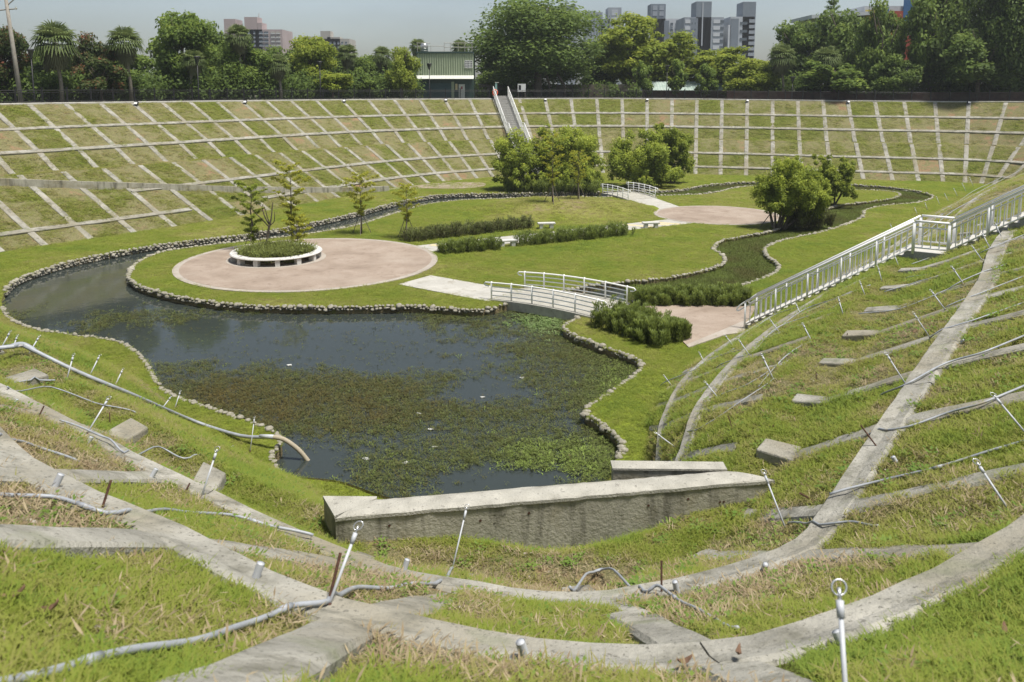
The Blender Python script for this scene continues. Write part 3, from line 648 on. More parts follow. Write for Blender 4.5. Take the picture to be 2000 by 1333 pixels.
# ------------------------------------------------------------------ stairs
def railing(g, f, t0, t1, posts, hgt=1.05, bal=.13, r=.026, slats=True, name='balusters'):
    """f(t,h) gives a point along the stair at height h above the pitch line"""
    for t in posts: MB().tube([f(t, -.12), f(t, hgt)], .042, 8).build('post', m_white, g, True)
    for h, rr in ((hgt+.05, .045), (hgt-.17, .028), (.12, .03)):
        MB().tube([f(t0, h), f((t0+t1)/2, h), f(t1, h)], rr, 8).build('rail', m_white, g, True)
    L_ = (f(t1, 0)-f(t0, 0)).length; n = int(L_/bal)
    for k in range(1, n):
        t = t0+(t1-t0)*k/n; MB().tube([f(t, .12), f(t, hgt-.17)], .021, 6, False).build('baluster', m_white, g, True)
def stair(name, lab, base, dirv, wd, run1, land, run2, slope_, step=.28, hgt=1.05, near_loop=True, bal=.24):
    d = Vector((*dirv, 0)).normalized(); s_ = Vector((-d.y, d.x, 0)); g = empty(name, base, 0, lab, 'stairs')
    zs = lambda t: slope_*t if t < run1 else (slope_*run1 if t < run1+land else slope_*(t-land))
    def seg(t0, t1):
        n = max(1, round((t1-t0)/step)); h = (zs(t1-1e-6)-zs(t0))/n; q = (t1-t0)/n
        for k in range(n):
            z1 = zs(t0)+h*(k+1)+.02; a_ = t0+q*k
            P = [d*a_-s_*wd/2, d*(a_+q+.02)-s_*wd/2, d*(a_+q+.02)+s_*wd/2, d*a_+s_*wd/2]
            mb = MB().prism([p.xy for p in P], z1-.62, z1); o = mb.build('step', m_step, g); o.data.materials.append(m_steptop); o.data.polygons[1].material_index = 1
    seg(0, run1); seg(run1+land, run1+land+run2)
    if land:
        z1 = slope_*run1+.02; P = [d*(run1+.02)-s_*(wd/2+.05), d*(run1+land)-s_*(wd/2+.05), d*(run1+land)+s_*(wd/2+.05), d*(run1+.02)+s_*(wd/2+.05)]
        o = MB().prism([p.xy for p in P], z1-.75, z1+.004).build('landing', m_step, g); o.data.materials.append(m_steptop); o.data.polygons[1].material_index = 1
    for sg in (-1, 1):
        sd_ = s_*sg*(wd/2+.02)
        f = lambda t, h: d*t+sd_+Vector((0, 0, zs(t)+h+.05))
        runs = [(0.05, run1-.02)]
        if land: runs += [(run1+.02, run1+land-.02), (run1+land+.02, run1+land+run2)]
        for t0, t1 in runs:
            m = max(2, int((t1-t0)/1.15)+1); railing(g, f, t0, t1, [t0+(t1-t0)*k/(m-1) for k in range(m)], hgt, bal)
        if near_loop:
            a_ = [f(.05, hgt+.05), f(-.18, hgt-.0), f(-.3, hgt-.1), f(-.24, hgt-.2), f(.05, hgt-.17)]
            MB().tube(smooth_pts(a_, 4), .03, 8).build('handrail_loop', m_white, g, True)
    return g
b0 = un(1452, 643, ZG); b0.z = ZG
l0 = un(1783, 492, -4.35); dd = (l0-b0); run = dd.xy.length
stair('stairs', 'white railed terrazzo stairs climbing the right bank', b0+Vector((dd.y, -dd.x, 0)).normalized()*-.75, dd.xy, 1.5, run, 1.15, 8.2, 3.95/run, .3)
# far stairs on the far bank
ub = 16.08; sA = surf([ub], [0.], False)[0]; sB = surf([ub], [6.], False)[0]
dd = Vector((sA[0]-sB[0], sA[1]-sB[1], 0)); rn = dd.length
stair('stairs', 'narrow concrete stairs with white mesh railings on the far bank', (sB[0], sB[1], sB[2]+.1), dd.xy, 1.9, rn*.46, 1.2, rn*.54-1.0, (sA[2]-sB[2])/(rn-1.2)*1.02, .32, 1.1, False, .2)
# ------------------------------------------------------------------ irrigation: pipes, risers, stakes, drain stubs
def pipe(name, px, r, m, lab, cat='pipe', lift=None, grp=None, joints=0):
    P = []
    for x, y in px:
        p, n_ = hit(x, y); P.append(p+Vector((0, 0, (r+.04) if lift is None else lift)))
    P = smooth_pts(P, 6); Q_ = []
    for i, p in enumerate(P):                                  # keep the pipe above the ground between survey points
        z = ground(p.x, p.y)+r*.8+.04; Q_.append(Vector((p.x, p.y, max(p.z, z))))
    for _ in range(8): Q_ = [Q_[0]]+[Vector((q.x, q.y, .25*p.z+.5*q.z+.25*r2_.z)) for p, q, r2_ in zip(Q_[:-2], Q_[1:-1], Q_[2:])]+[Q_[-1]]
    Q_ = [Vector((p.x, p.y, max(p.z, ground(p.x, p.y)+r*.9))) for p in Q_]
    c = Q_[0].copy(); g = empty(name, c, 0, lab, cat, grp)
    MB().tube([p-c for p in Q_], r, 10).build('tube', m, g, True)
    for k in range(joints):
        i = int(len(Q_)*(k+.5)/joints); i = min(max(i, 1), len(Q_)-2); t = (Q_[i+1]-Q_[i-1]).normalized()*.06
        MB().tube([Q_[i]-c-t, Q_[i]-c+t], r*1.28, 10).build('coupling', m, g, True)
pipe('irrigation_pipe', [(-260, 1420), (40, 1358), (240, 1300), (380, 1272), (480, 1240), (560, 1210), (640, 1180), (700, 1168), (780, 1155), (860, 1137), (885, 1124)], .019, m_pvc, 'grey pipe curving from the bottom left corner to the riser before the wall', joints=3)
pipe('irrigation_pipe', [(-30, 975), (100, 990), (230, 1005), (340, 1012), (450, 1022), (540, 1038), (612, 1055)], .018, m_pvc, 'grey pipe lying across the lower left bank below the drain stubs', joints=2)
pipe('irrigation_pipe', [(-20, 862), (60, 880), (155, 912)], .016, m_pvc, 'short grey pipe at the left edge ending on the concrete beam')
pipe('irrigation_pipe', [(15, 762), (100, 775), (200, 795), (268, 812)], .014, m_pvc, 'straight thin pipe under the tall riser left of the pond')
pipe('irrigation_pipe', [(118, 828), (165, 845), (210, 865), (250, 882), (310, 895), (370, 898), (430, 890), (458, 883)], .014, m_pvc, 'sagging thin pipe between the left concrete beam and the beam end')
pipe('irrigation_pipe', [(12, 751), (60, 754), (108, 748)], .018, m_pvc, 'short pipe above the left beam end near the frame edge')
pipe('irrigation_pipe', [(1620, 974), (1720, 950), (1830, 920), (1920, 895), (2030, 858)], .016, m_pvc, 'grey pipe crossing the broad right beam right of the wall', joints=1)
pipe('irrigation_pipe', [(1687, 862), (1760, 845), (1850, 815), (1930, 790), (2030, 748)], .016, m_pvc, 'grey pipe on the right bank with a rusty stake at its lower end')
pipe('irrigation_pipe', [(1715, 783), (1770, 752), (1850, 720), (1930, 690), (2030, 648)], .016, m_pvc, 'grey pipe on the right bank crossing the broad beam at its middle')
pipe('irrigation_pipe', [(1535, 1033), (1600, 1028), (1665, 1031), (1715, 1036)], .014, m_pvc, 'short grey pipe at the foot of the riser right of the wall')
pipe('irrigation_pipe', [(1113, 1157), (1150, 1144), (1190, 1139), (1250, 1148), (1290, 1165), (1350, 1200), (1440, 1240)], .016, m_pvc, 'bent grey pipe lying in front of the wall in the centre foreground', joints=2)
R_ = 'thin grey irrigation pipe running up the right bank below the stairs'; G_ = 'irrigation pipes on the right bank'
for px in ([(1320, 874), (1360, 846), (1424, 806), (1512, 744)], [(1400, 703), (1475, 671), (1565, 615), (1640, 582), (1700, 560)], [(1400, 721), (1464, 693), (1520, 648), (1640, 596)], [(1433, 677), (1508, 626), (1607, 587), (1661, 560)], [(1481, 760), (1529, 705), (1560, 683), (1586, 670)], [(1727, 574), (1785, 557), (1839, 541)], [(1767, 547), (1830, 535), (1863, 522), (1902, 505), (1934, 487), (2010, 458)], [(1780, 519), (1840, 501), (1906, 481), (1943, 466)], [(1677, 617), (1751, 609), (1803, 590), (1846, 571), (1882, 555), (2010, 502)], [(1817, 664), (1910, 628), (2020, 587)], [(1847, 605), (1930, 570), (2020, 535)], [(1404, 778), (1460, 754), (1500, 730)], [(1290, 756), (1345, 727), (1380, 712), (1434, 684)]):
    pipe('irrigation_pipe', px, .014, m_pvc, R_, grp=G_)
for px in ([(1700, 520), (1760, 480), (1830, 430), (1900, 380), (1960, 345)], [(1720, 520), (1790, 470), (1860, 420), (1950, 370)], [(1730, 500), (1800, 450), (1880, 395), (1990, 335)]):
    pipe('irrigation_pipe', px, .022, m_pvc, 'far irrigation pipe running along the right bank behind the stairs', grp='far irrigation pipes')
# pump pipe with its flexible hose end
pts = [hit(x, y)[0]+Vector((0, 0, dz)) for x, y, dz in ((-20, 712, .35), (46, 694, .25), (150, 738, .16), (260, 782, .14), (380, 832, .14), (470, 862, .16), (528, 876, .34))]
g = empty('pump_pipe', pts[1], 0, 'thick grey pump pipe with an elbow running down to the pond', 'pipe'); c = pts[1]
MB().tube([p-c for p in pts[:2]]+[pts[1]+(pts[2]-pts[1])*.03-c], .05, 12).build('upper_tube', m_pvc, g, True)
MB().tube([p-c for p in smooth_pts(pts[1:], 4)], .05, 12).build('lower_tube', m_pvc, g, True)
d1 = (pts[0]-pts[1]).normalized()*.3; d2 = (pts[2]-pts[1]).normalized()*.3
MB().tube(smooth_pts([d1, Vector((0, 0, .01)), d2], 5), .064, 12).build('elbow', m_pvc, g, True)
pe = pts[-1]; we = un(606, 899, ZW)
MB().tube([pe-c-(pts[-1]-pts[-2]).normalized()*.35, pe-c+(pts[-1]-pts[-2]).normalized()*.12], .06, 12).build('coupling', m_pvcl, g, True)
hp = smooth_pts([pe-c, pe.lerp(we, .35)-c+Vector((0, 0, .16)), pe.lerp(we, .72)-c+Vector((0, 0, .1)), we-c+Vector((0, 0, -.12))], 16)
MB().tube(hp, [.062+(.006 if i % 2 else 0) for i in range(len(hp))], 12).build('ribbed_hose', m_hose, g, True)
def riser(px_top, px_base, lab, grp=None, r=.011, ring=True):
    b_, n_ = hit(*px_base); dist = (b_-CAM).length
    # the tip lies on the sight line of its pixel; lean outwards from the bank, length under 1 m
    rt = ray(*px_top); t = max(0, (b_-CAM).dot(rt)); tip = CAM+rt*t
    v = tip-b_; v += Vector((n_.x, n_.y, 0))*.12
    g = empty('sprinkler_riser', b_-n_*.03, 0, lab, 'sprinkler', grp); L_ = v.length; u_ = v.normalized()
    MB().tube([u_*-.05, u_*(L_*.86)], r, 9).build('pipe', m_pvcl, g, True)
    MB().tube([u_*(L_*.80), u_*(L_*.93)], r*1.5, 10).build('coupling', m_pvcl, g, True)
    MB().tube([u_*(L_*.02), u_*(L_*.08)], r*1.5, 10).build('foot_joint', m_rust, g, True)
    if ring:
        rc_ = u_*(L_*.93+.05); ax = Vector((1, 0, 0)); rr = .032
        MB().tube([rc_+(ax*math.cos(q)+u_*math.sin(q))*rr for q in [2*math.pi*i/14 for i in range(15)]], .0045, 6, False).build('spray_ring', m_galv, g, True)
        MB().tube([u_*(L_*.92), u_*(L_*.93+.05)], .009, 6).build('nozzle', m_galv, g, True)
NR = [((695, 1025), (640, 1182), 'tall sprinkler riser with a rusty rod on the left foreground beam'), ((912, 985), (880, 1122), 'sprinkler riser leaning in front of the concrete wall'), ((1500, 920), (1535, 1038), 'sprinkler riser at the right end of the concrete wall'),
 ((1655, 1155), (1652, 1420), 'big sprinkler riser rising from the bottom edge at the right'), ((1920, 903), (1970, 995), 'sprinkler riser on the grass at the right edge of the foreground'), ((1950, 770), (2012, 855), 'sprinkler riser cut by the right edge of the frame'),
 ((1735, 690), (1770, 750), 'sprinkler riser standing on the middle of the broad right beam'), ((433, 872), (388, 976), 'sprinkler riser left of the grassy slope by the pond corner'), ((204, 778), (170, 847), 'sprinkler riser standing on the concrete beam at the left'),
 ((497, 812), (488, 884), 'sprinkler riser beside the pump pipe where it reaches the pond'), ((1787, 611), (1818, 664), 'sprinkler riser on the upper part of the broad right beam')]
for t_, b_, lab in NR: riser(t_, b_, lab, 'sprinkler risers on the banks')
G_ = 'sprinkler risers on the banks'; la = 'thin sprinkler riser in the row beside the pump pipe at the left'
for t_, b_ in (((72, 657), (56, 692)), ((138, 694), (131, 742)), ((190, 694), (173, 739)), ((234, 722), (224, 757)), ((330, 774), (311, 806)), ((352, 763), (340, 800)), ((15, 648), (0, 688)), ((32, 656), (24, 682))): riser(t_, b_, la, G_, .015)
la = 'thin sprinkler riser among those on the right bank below the stairs'
for t_, b_ in (((1419, 654), (1434, 678)), ((1446, 663), (1464, 694)), ((1492, 692), (1512, 744)), ((1572, 632), (1586, 669)), ((1507, 624), (1522, 649)), ((1553, 596), (1565, 616)), ((1638, 581), (1648, 617)), ((1680, 550), (1690, 577)), ((1715, 521), (1723, 550)), ((1746, 494), (1756, 521)), ((1823, 567), (1847, 606)), ((1863, 520), (1883, 556)), ((1902, 480), (1919, 509)), ((1920, 455), (1935, 487)), ((1945, 435), (1956, 462)), ((1288, 846), (1320, 875)), ((1382, 746), (1404, 779)), ((1362, 688), (1380, 713)), ((1300, 734), (1312, 753))): riser(t_, b_, la, G_, .015)
la = 'distant sprinkler riser on the right bank beyond the stairs'
for t_, b_ in (((1786, 404), (1792, 420)), ((1806, 394), (1812, 411)), ((1828, 382), (1836, 401)), ((1844, 376), (1853, 394)), ((1862, 366), (1871, 385)), ((1878, 356), (1888, 376)), ((1893, 345), (1902, 366)), ((1738, 436), (1745, 450))): riser(t_, b_, la, G_, .02, False)
def rod(t_, b_, lab, grp=None):
    p, n_ = hit(*b_); rt = ray(*t_); tip = CAM+rt*(p-CAM).dot(rt); g = empty('rusty_rod', p, 0, lab, 'rod', grp)
    MB().tube([(p-tip).normalized()*.1, tip-p], .011, 7).build('shaft', m_rust, g)
for t_, b_, lab in (((665, 1080), (642, 1176), 'rusty rod beside the tall left foreground riser'), ((217, 938), (200, 992), 'rusty rod standing on the left beam behind the pipe'), ((371, 944), (359, 966), 'short rusty rod left of the slanting riser'), ((1292, 1095), (1292, 1156), 'rusty rod upright by the bent pipe in the centre foreground'),
                    ((1681, 831), (1711, 871), 'rusty rod leaning at the end of the right pipe'), ((1561, 963), (1592, 980), 'rusty rod lying almost flat right of the wall'), ((86, 793), (74, 818), 'rusty rod on the left beam near the frame edge'), ((214, 806), (215, 829), 'short dark rod below the straight thin pipe'), ((1422, 812), (1432, 841), 'dark rod right of the lower right beam'), ((1510, 830), (1510, 838), 'tiny dark rod above the beam end'), ((1655, 651), (1654, 663), 'dark peg in the grass left of the broad right beam'), ((1594, 727), (1594, 743), 'dark peg by the beam end pipe on the right bank')): rod(t_, b_, lab, 'rusty rods on the banks')
def stub(x, y, lab, L_=.11, r=.03, az=None):
    p, n_ = hit(x, y); d = (n_*.65+Vector((0, 0, .35))+Vector((-p.x, 0, 0)).normalized()*.25).normalized() if az is None else Vector(az).normalized()
    g = empty('drain_stub', p, 0, lab, 'drain pipe', 'weep drain stubs'); mb = MB(); mb.tube([d*-.08, d*L_], r, 14, False); mb.tube([d*L_, d*(L_-.08)], r*.86, 14, True); mb.build('pipe', m_pvcl, g, True)
for x, y, lab in ((500, 1128, 'white drain stub on the large left foreground lawn'), (790, 1112, 'white drain stub left of the leaning central riser'), (1025, 1283, 'white drain stub at the bottom centre'), (1322, 1155, 'white drain stub beside the upright central rod'), (1492, 1112, 'white drain stub in the dry patch right of centre'), (1648, 1268, 'white drain stub behind the big bottom right riser'), (170, 868, 'white drain stub below the riser on the left beam'), (296, 932, 'white drain stub on the left beam above the pipe'), (108, 950, 'white drain stub in the dry patch at far left'), (27, 793, 'white drain stub nearest the left frame edge'), (1752, 907, 'white drain stub on the broad right beam'), (1876, 672, 'small white drain stub high on the right beam')): stub(x, y, lab)
# ------------------------------------------------------------------ scattered plants (instanced)
def blade_tuft(name, nb, h, spread, wd, lean, m, seed, seg=2):
    r = np.random.default_rng(seed); V = []
    for k in range(nb):
        a_ = r.uniform(0, 2*np.pi); rad = spread*np.sqrt(r.random()); b_ = np.array([rad*np.cos(a_), rad*np.sin(a_), -.01]); hh = h*r.uniform(.55, 1.15)
        q = r.uniform(0, 2*np.pi); out = np.array([np.cos(q), np.sin(q), 0])*lean*r.uniform(.3, 1.2)*hh; sd_ = np.array([-np.sin(q), np.cos(q), 0])*wd*r.uniform(.7, 1.2)
        m1 = b_+out*.3+np.array([0, 0, hh*.6]); tp = b_+out+np.array([0, 0, hh*r.uniform(.8, 1)])
        V += [b_-sd_, b_+sd_, m1+sd_*.8, m1-sd_*.8, m1-sd_*.8, m1+sd_*.8, tp+sd_*.15, tp-sd_*.15]
    me = quads_mesh(name, np.array(V), 4, m); return bpy.data.objects.new(name, me)
def weed_proto(name, nl, size, m, seed, rise=.5):
    r = np.random.default_rng(seed); V = []
    for k in range(nl):
        q = r.uniform(0, 2*np.pi); rad = size*r.uniform(.1, 1); c = np.array([rad*np.cos(q), rad*np.sin(q), size*rise*r.uniform(.1, 1)]); d = np.array([np.cos(q), np.sin(q), r.uniform(-.3, .6)]); s_ = np.array([-np.sin(q), np.cos(q), r.uniform(-.3, .3)]); l = size*.42*r.uniform(.6, 1.2)
        V += [c-d*l*.5, c+s_*l*.34, c+d*l*.6, c-s_*l*.34]
    return bpy.data.objects.new(name, quads_mesh(name, np.array(V), 4, m))
def scatter(name, P, sc, tint, protos, label, cat, nrm=None, tilt=.35, zs=None):
    P = np.asarray(P); n = len(P)
    me = bpy.data.meshes.new(name); me.vertices.add(n); me.vertices.foreach_set('co', P.astype(np.float32).ravel())
    rot = np.zeros((n, 3)); rot[:, 2] = rng.uniform(0, 2*np.pi, n); rot[:, :2] = rng.normal(0, .14, (n, 2))
    scv = np.column_stack([sc, sc, sc if zs is None else zs])
    for nm, ty, v in (('sc', 'FLOAT_VECTOR', scv), ('rot', 'FLOAT_VECTOR', rot)):
        a_ = me.attributes.new(nm, ty, 'POINT'); a_.data.foreach_set('vector', v.astype(np.float32).ravel())
    a_ = me.attributes.new('tint', 'FLOAT', 'POINT'); a_.data.foreach_set('value', np.asarray(tint, np.float32))
    a_ = me.attributes.new('pi', 'INT', 'POINT'); a_.data.foreach_set('value', rng.integers(0, len(protos), n).astype(np.int32))
    o = link(bpy.data.objects.new(name, me)); tag(o, label, cat, kind='stuff')
    ng = bpy.data.node_groups.new(name, 'GeometryNodeTree'); ng.interface.new_socket('Geometry', in_out='INPUT', socket_type='NodeSocketGeometry'); ng.interface.new_socket('Geometry', in_out='OUTPUT', socket_type='NodeSocketGeometry')
    N, L = ng.nodes, ng.links; gi_ = N.new('NodeGroupInput'); go = N.new('NodeGroupOutput'); jn = N.new('GeometryNodeJoinGeometry')
    def attr(nm, ty): a_ = N.new('GeometryNodeInputNamedAttribute'); a_.data_type = ty; a_.inputs[0].default_value = nm; return a_.outputs[0]
    for k, pr in enumerate(protos):
        oi = N.new('GeometryNodeObjectInfo'); oi.inputs['Object'].default_value = pr; oi.inputs['As Instance'].default_value = True
        ip = N.new('GeometryNodeInstanceOnPoints'); cmp_ = N.new('FunctionNodeCompare'); cmp_.data_type = 'INT'; cmp_.operation = 'EQUAL'
        L.new(attr('pi', 'INT'), cmp_.inputs[2]); cmp_.inputs[3].default_value = k
        er = N.new('FunctionNodeEulerToRotation'); L.new(attr('rot', 'FLOAT_VECTOR'), er.inputs[0])
        L.new(gi_.outputs[0], ip.inputs['Points']); L.new(cmp_.outputs[0], ip.inputs['Selection']); L.new(oi.outputs['Geometry'], ip.inputs['Instance']); L.new(er.outputs[0], ip.inputs['Rotation']); L.new(attr('sc', 'FLOAT_VECTOR'), ip.inputs['Scale'])
        L.new(ip.outputs[0], jn.inputs[0])
    L.new(jn.outputs[0], go.inputs[0]); md = o.modifiers.new('scatter', 'NODES'); md.node_group = ng
    return o
def inview(P, mx=260, my=200):
    x, y, d = project(P); return (d > .3) & (x > -mx) & (x < 2000+mx) & (y > -my) & (y < 1333+my*1.6)
g_turf = leafmat('grass_blades', [(0, (.31, .255, .14)), (.3, (.28, .255, .10)), (.55, (.24, .26, .06)), (.8, (.205, .255, .04)), (1, (.16, .225, .038))], .35, .55, True, upn=.72)
g_weed = leafmat('weed_leaves', [(0, (.13, .19, .035)), (.5, (.13, .22, .04)), (1, (.20, .28, .06))], .35, .5, True, upn=.4)
T = [blade_tuft('grass_tuft', 16, .07, .085, .004, 1.1, g_turf, k) for k in (1, 2, 3)]
TL = [blade_tuft('grass_tuft_long', 18, .15, .09, .005, .9, g_turf, k) for k in (4, 5)]
WD = [weed_proto('weed', 16, .10, g_weed, 6), weed_proto('weed', 12, .07, g_weed, 7, .25)]
m_pond = leafmat('pond_weed', [(0, (.115, .088, .026)), (.3, (.105, .095, .032)), (.55, (.095, .108, .038)), (.85, (.12, .15, .04)), (1, (.20, .27, .06))], .2, .45, True, upn=.5)
def sprig(seed, nl, size, flat, lw=.16):
    r = np.random.default_rng(seed); V = []
    for k in range(nl):
        q = r.uniform(0, 2*np.pi); c = np.array([*(r.normal(0, size*.5, 2)), r.random()*flat]); d_ = np.array([np.cos(q), np.sin(q), r.uniform(-.1, .9)]); s_ = np.array([-np.sin(q), np.cos(q), 0]); l = size*.5*r.uniform(.5, 1.2)
        V += [c-s_*l*lw, c+d_*l*.5-s_*l*lw*1.3, c+d_*l, c+d_*l*.5+s_*l*lw*1.3]
    return bpy.data.objects.new('pond_sprig', quads_mesh('pond_sprig', np.array(V), 4, m_pond))
# slopes
G = PV.reshape(nsr, nu, 3); A_, B_, D_ = G[:-1], np.roll(G[:-1], -1, 1), G[1:]
area = np.linalg.norm(np.cross(B_-A_, D_-A_), axis=2); cen_ = (B_+D_)/2; vis = inview(cen_.reshape(-1, 3)).reshape(area.shape)
dist = np.linalg.norm(cen_-np.array([0, 0, CZ]), axis=2)
def slope_points(rho0, d0, pw, dmax):
    rho = np.where(vis & (dist < dmax), rho0*np.minimum(1, (d0/np.maximum(dist, .5))**pw), 0); cnt = rng.poisson(area*rho)
    r_, c_ = np.nonzero(cnt); k = cnt[r_, c_]; r_ = np.repeat(r_, k); c_ = np.repeat(c_, k)
    s_ = np.minimum(ss[r_]+rng.random(len(r_))/SUBS, 6); u_ = us[c_]+rng.random(len(r_))/SUBU
    P = surf(u_, s_); e = 1e-3
    dPu = np.linalg.norm(surf(u_+e, s_, False)-surf(u_-e, s_, False), axis=1)/(2*e); dPs = np.linalg.norm(surf(u_, np.minimum(s_+e, 6), False)-surf(u_, np.maximum(s_-e, 0), False), axis=1)/(2*e)
    RUx = np.concatenate([[RU[-1]-NS], RU, [RU[0]+NS]]); j = np.searchsorted(RUx, u_); du_ = np.minimum(np.abs(u_-RUx[np.maximum(j-1, 0)]), np.abs(RUx[np.minimum(j, len(RUx)-1)]-u_))*dPu
    drow = np.min([np.abs(s_-q) for q in (1, 2, 4, 5)], axis=0)*dPs
    nearb = ((u_ > NS-6) | (u_ < 2.6)) & (s_ > 2.75)
    drow = np.where(nearb & (s_ > 3.3), 9, drow); du_ = np.where(nearb, 9, du_)
    bd = np.minimum(np.where((s_ > 2.8) & (s_ < 3.1), 9, du_), drow)
    ok = bd > .18+.15*(vnoise(P[:, 0]+3, P[:, 1], .25, 31)-.5)*2+.10*(vnoise(P[:, 0]+9, P[:, 1], .9, 32)-.5)*2
    ramp = np.zeros(len(P), bool)
    return P[ok], u_[ok], s_[ok], bd[ok]
def drynear(P, u_, s_): return .12+.62*dryness(u_, s_)+.85*(vnoise(P[:, 0], P[:, 1], 1.4, 8)-.5)+.75*(vnoise(P[:, 0], P[:, 1], .4, 9)-.5)
P, u_, s_, bd = slope_points(760, 8.5, 1.45, 130)
dr = drynear(P, u_, s_)+.06; keep = rng.random(len(P)) < np.clip(1.2-1.25*dr, .06, 1); P, dr, bd = P[keep], dr[keep], bd[keep]
d = np.linalg.norm(P-np.array([0, 0, CZ]), axis=1); sc = np.clip((d/9)**.62, .85, 3.2)*rng.uniform(.7, 1.25, len(P))
zs = .62*np.clip((d/9)**.35, .8, 1.9)*rng.uniform(.6, 1.3, len(P))*np.clip(1.15-.5*dr, .4, 1.2)
tint = np.clip(.87-.72*dr-.14*np.clip((d-25)/40, 0, 1)+rng.normal(0, .14, len(P)), 0, 1)
scatter('slope_grass', P, sc, tint, T, 'patchy green and straw coloured grass on the banks', 'grass', zs=zs)
P, u_, s_, bd = slope_points(60, 8, 1.4, 45)
dr = drynear(P, u_, s_); cl = vnoise(P[:, 0], P[:, 1], 1.0, 21); keep = (cl > .45) & (rng.random(len(P)) < np.clip(.25+dr, 0, 1)); P = P[keep]
d = np.linalg.norm(P-np.array([0, 0, CZ]), axis=1)
scatter('bank_weeds', P, np.clip((d/9)**.4, .8, 1.7)*rng.uniform(.5, 1.5, len(P)), rng.random(len(P)), WD, 'small broad-leaved weeds on the near banks', 'weeds')
P, u_, s_, bd = slope_points(120, 8, 1.6, 30); dr = drynear(P, u_, s_); cl = vnoise(P[:, 0], P[:, 1], .55, 23)+.4*vnoise(P[:, 0], P[:, 1], .2, 24); keep = (cl > .95) & (dr < .75); P, dr = P[keep], dr[keep]
scatter('long_grass', P, rng.uniform(.6, 1.3, len(P)), np.clip(.75-.6*dr+rng.normal(0, .16, len(P)), 0, 1), TL, 'longer uneven grass clumps on the near banks', 'grass', zs=rng.uniform(.25, .65, len(P)))
# dead thatch
m_th = leafmat('thatch', [(0, (.20, .15, .09)), (1, (.36, .30, .19))], .1, .8, True); TH = [sprig(91, 16, .16, .02, .05)]
TH[0].data.materials.clear(); TH[0].data.materials.append(m_th)
P, u_, s_, bd = slope_points(190, 8, 1.7, 24); dr = drynear(P, u_, s_); keep = rng.random(len(P)) < np.clip(dr*1.2-.25, .02, .8); P = P[keep]
scatter('dead_thatch', P+np.array([0, 0, .006]), rng.uniform(.5, 1.3, len(P)), rng.random(len(P)), TH, 'dry dead grass lying on the near banks', 'thatch')
# pebbles and litter on the bare soil
P, u_, s_, bd = slope_points(55, 6, 1.6, 26); dr = drynear(P, u_, s_); P = P[(dr > .45) & (rng.random(len(P)) < .8)]
m_peb = mat('pebble', [(.3, (.24, .21, .16)), (.7, (.46, .43, .37))], .6, .9)
def pebble(k):
    me = SM[k].copy(); me.materials.clear(); me.materials.append(m_peb); return bpy.data.objects.new('pebble', me)
PB = [pebble(k) for k in range(3)]; n_ = len(P); sc = .006+.022*rng.random(n_)**3
scatter('bank_pebbles', P, sc, rng.random(n_), PB, 'pebbles scattered on the bare patches of the near bank', 'pebbles', zs=sc*.6)
# lawns
def lawn_points(loop, holes, rho0, d0, pw, zf):
    mn, mx = np.asarray(loop)[:, :2].min(0), np.asarray(loop)[:, :2].max(0); n = int((mx-mn).prod()*rho0)
    X = rng.random((n, 2))*(mx-mn)+mn; d = np.hypot(X[:, 0], X[:, 1]); X = X[rng.random(n) < np.minimum(1, (d0/d)**pw)]
    X = X[inview(np.column_stack([X, np.full(len(X), ZG)]), 120, 60)]; ok = inpoly(X, loop)
    for h in holes: ok &= ~inpoly(X, h)
    X = X[ok]; return np.column_stack([X, zf(X[:, 0], X[:, 1])])
def paved(P):
    ok = np.hypot(P[:, 0]-PC.x, P[:, 1]-PC.y) > PRAD-.03; ok &= np.hypot(P[:, 0]-P2.x, P[:, 1]-P2.y) > R2
    for a_, b_, wd in ((pA0, pA1, 2.3), (pB0, pB1, 2.6), (pC0, pC1, 2.5)):
        dx = np.array((b_-a_).xy); L_ = np.linalg.norm(dx); dx /= L_; q = P[:, :2]-np.array(a_.xy); t = q@dx; o_ = np.abs(q@np.array([-dx[1], dx[0]])); ok &= ~((t > 0) & (t < L_) & (o_ < wd/2-.02))
    ok &= ~inpoly(P, [p.xy for p in pd]); ok &= ~inpoly(P, [p.xy for p in e1]); return ok
PL = np.vstack([lawn_points(inner, [], 150, 33, 1.7, lawn_z), lawn_points(toe, [outer], 150, 33, 1.7, lawn_z)])
PL = PL[paved(PL)]; zt_ = zouter(PL[:, :2].copy()); isin = inpoly(PL, inner); PL[:, 2] = np.where(isin, PL[:, 2], zt_)
dr = .26+.6*(vnoise(PL[:, 0], PL[:, 1], 6., 12)-.5)+.7*(vnoise(PL[:, 0], PL[:, 1], 1.6, 13)-.5)+.45*(vnoise(PL[:, 0], PL[:, 1], .6, 14)-.5)+.8*np.clip(mound(PL[:, 0], PL[:, 1])*1.6, 0, .6)
d = np.hypot(PL[:, 0], PL[:, 1]); keep = rng.random(len(PL)) < np.clip(1.3-1.2*dr, .25, 1); PL, dr, d = PL[keep], dr[keep], d[keep]
scatter('lawn_grass', PL, np.clip((d/22)**.7, 1, 2.6)*rng.uniform(.7, 1.2, len(PL))*1.25, np.clip(.84-.6*dr+rng.normal(0, .09, len(PL)), 0, 1), T, 'short bright green grass of the lawns', 'grass', zs=rng.uniform(.6, 1.1, len(PL))*np.clip((d/30)**.3, 1, 1.4))
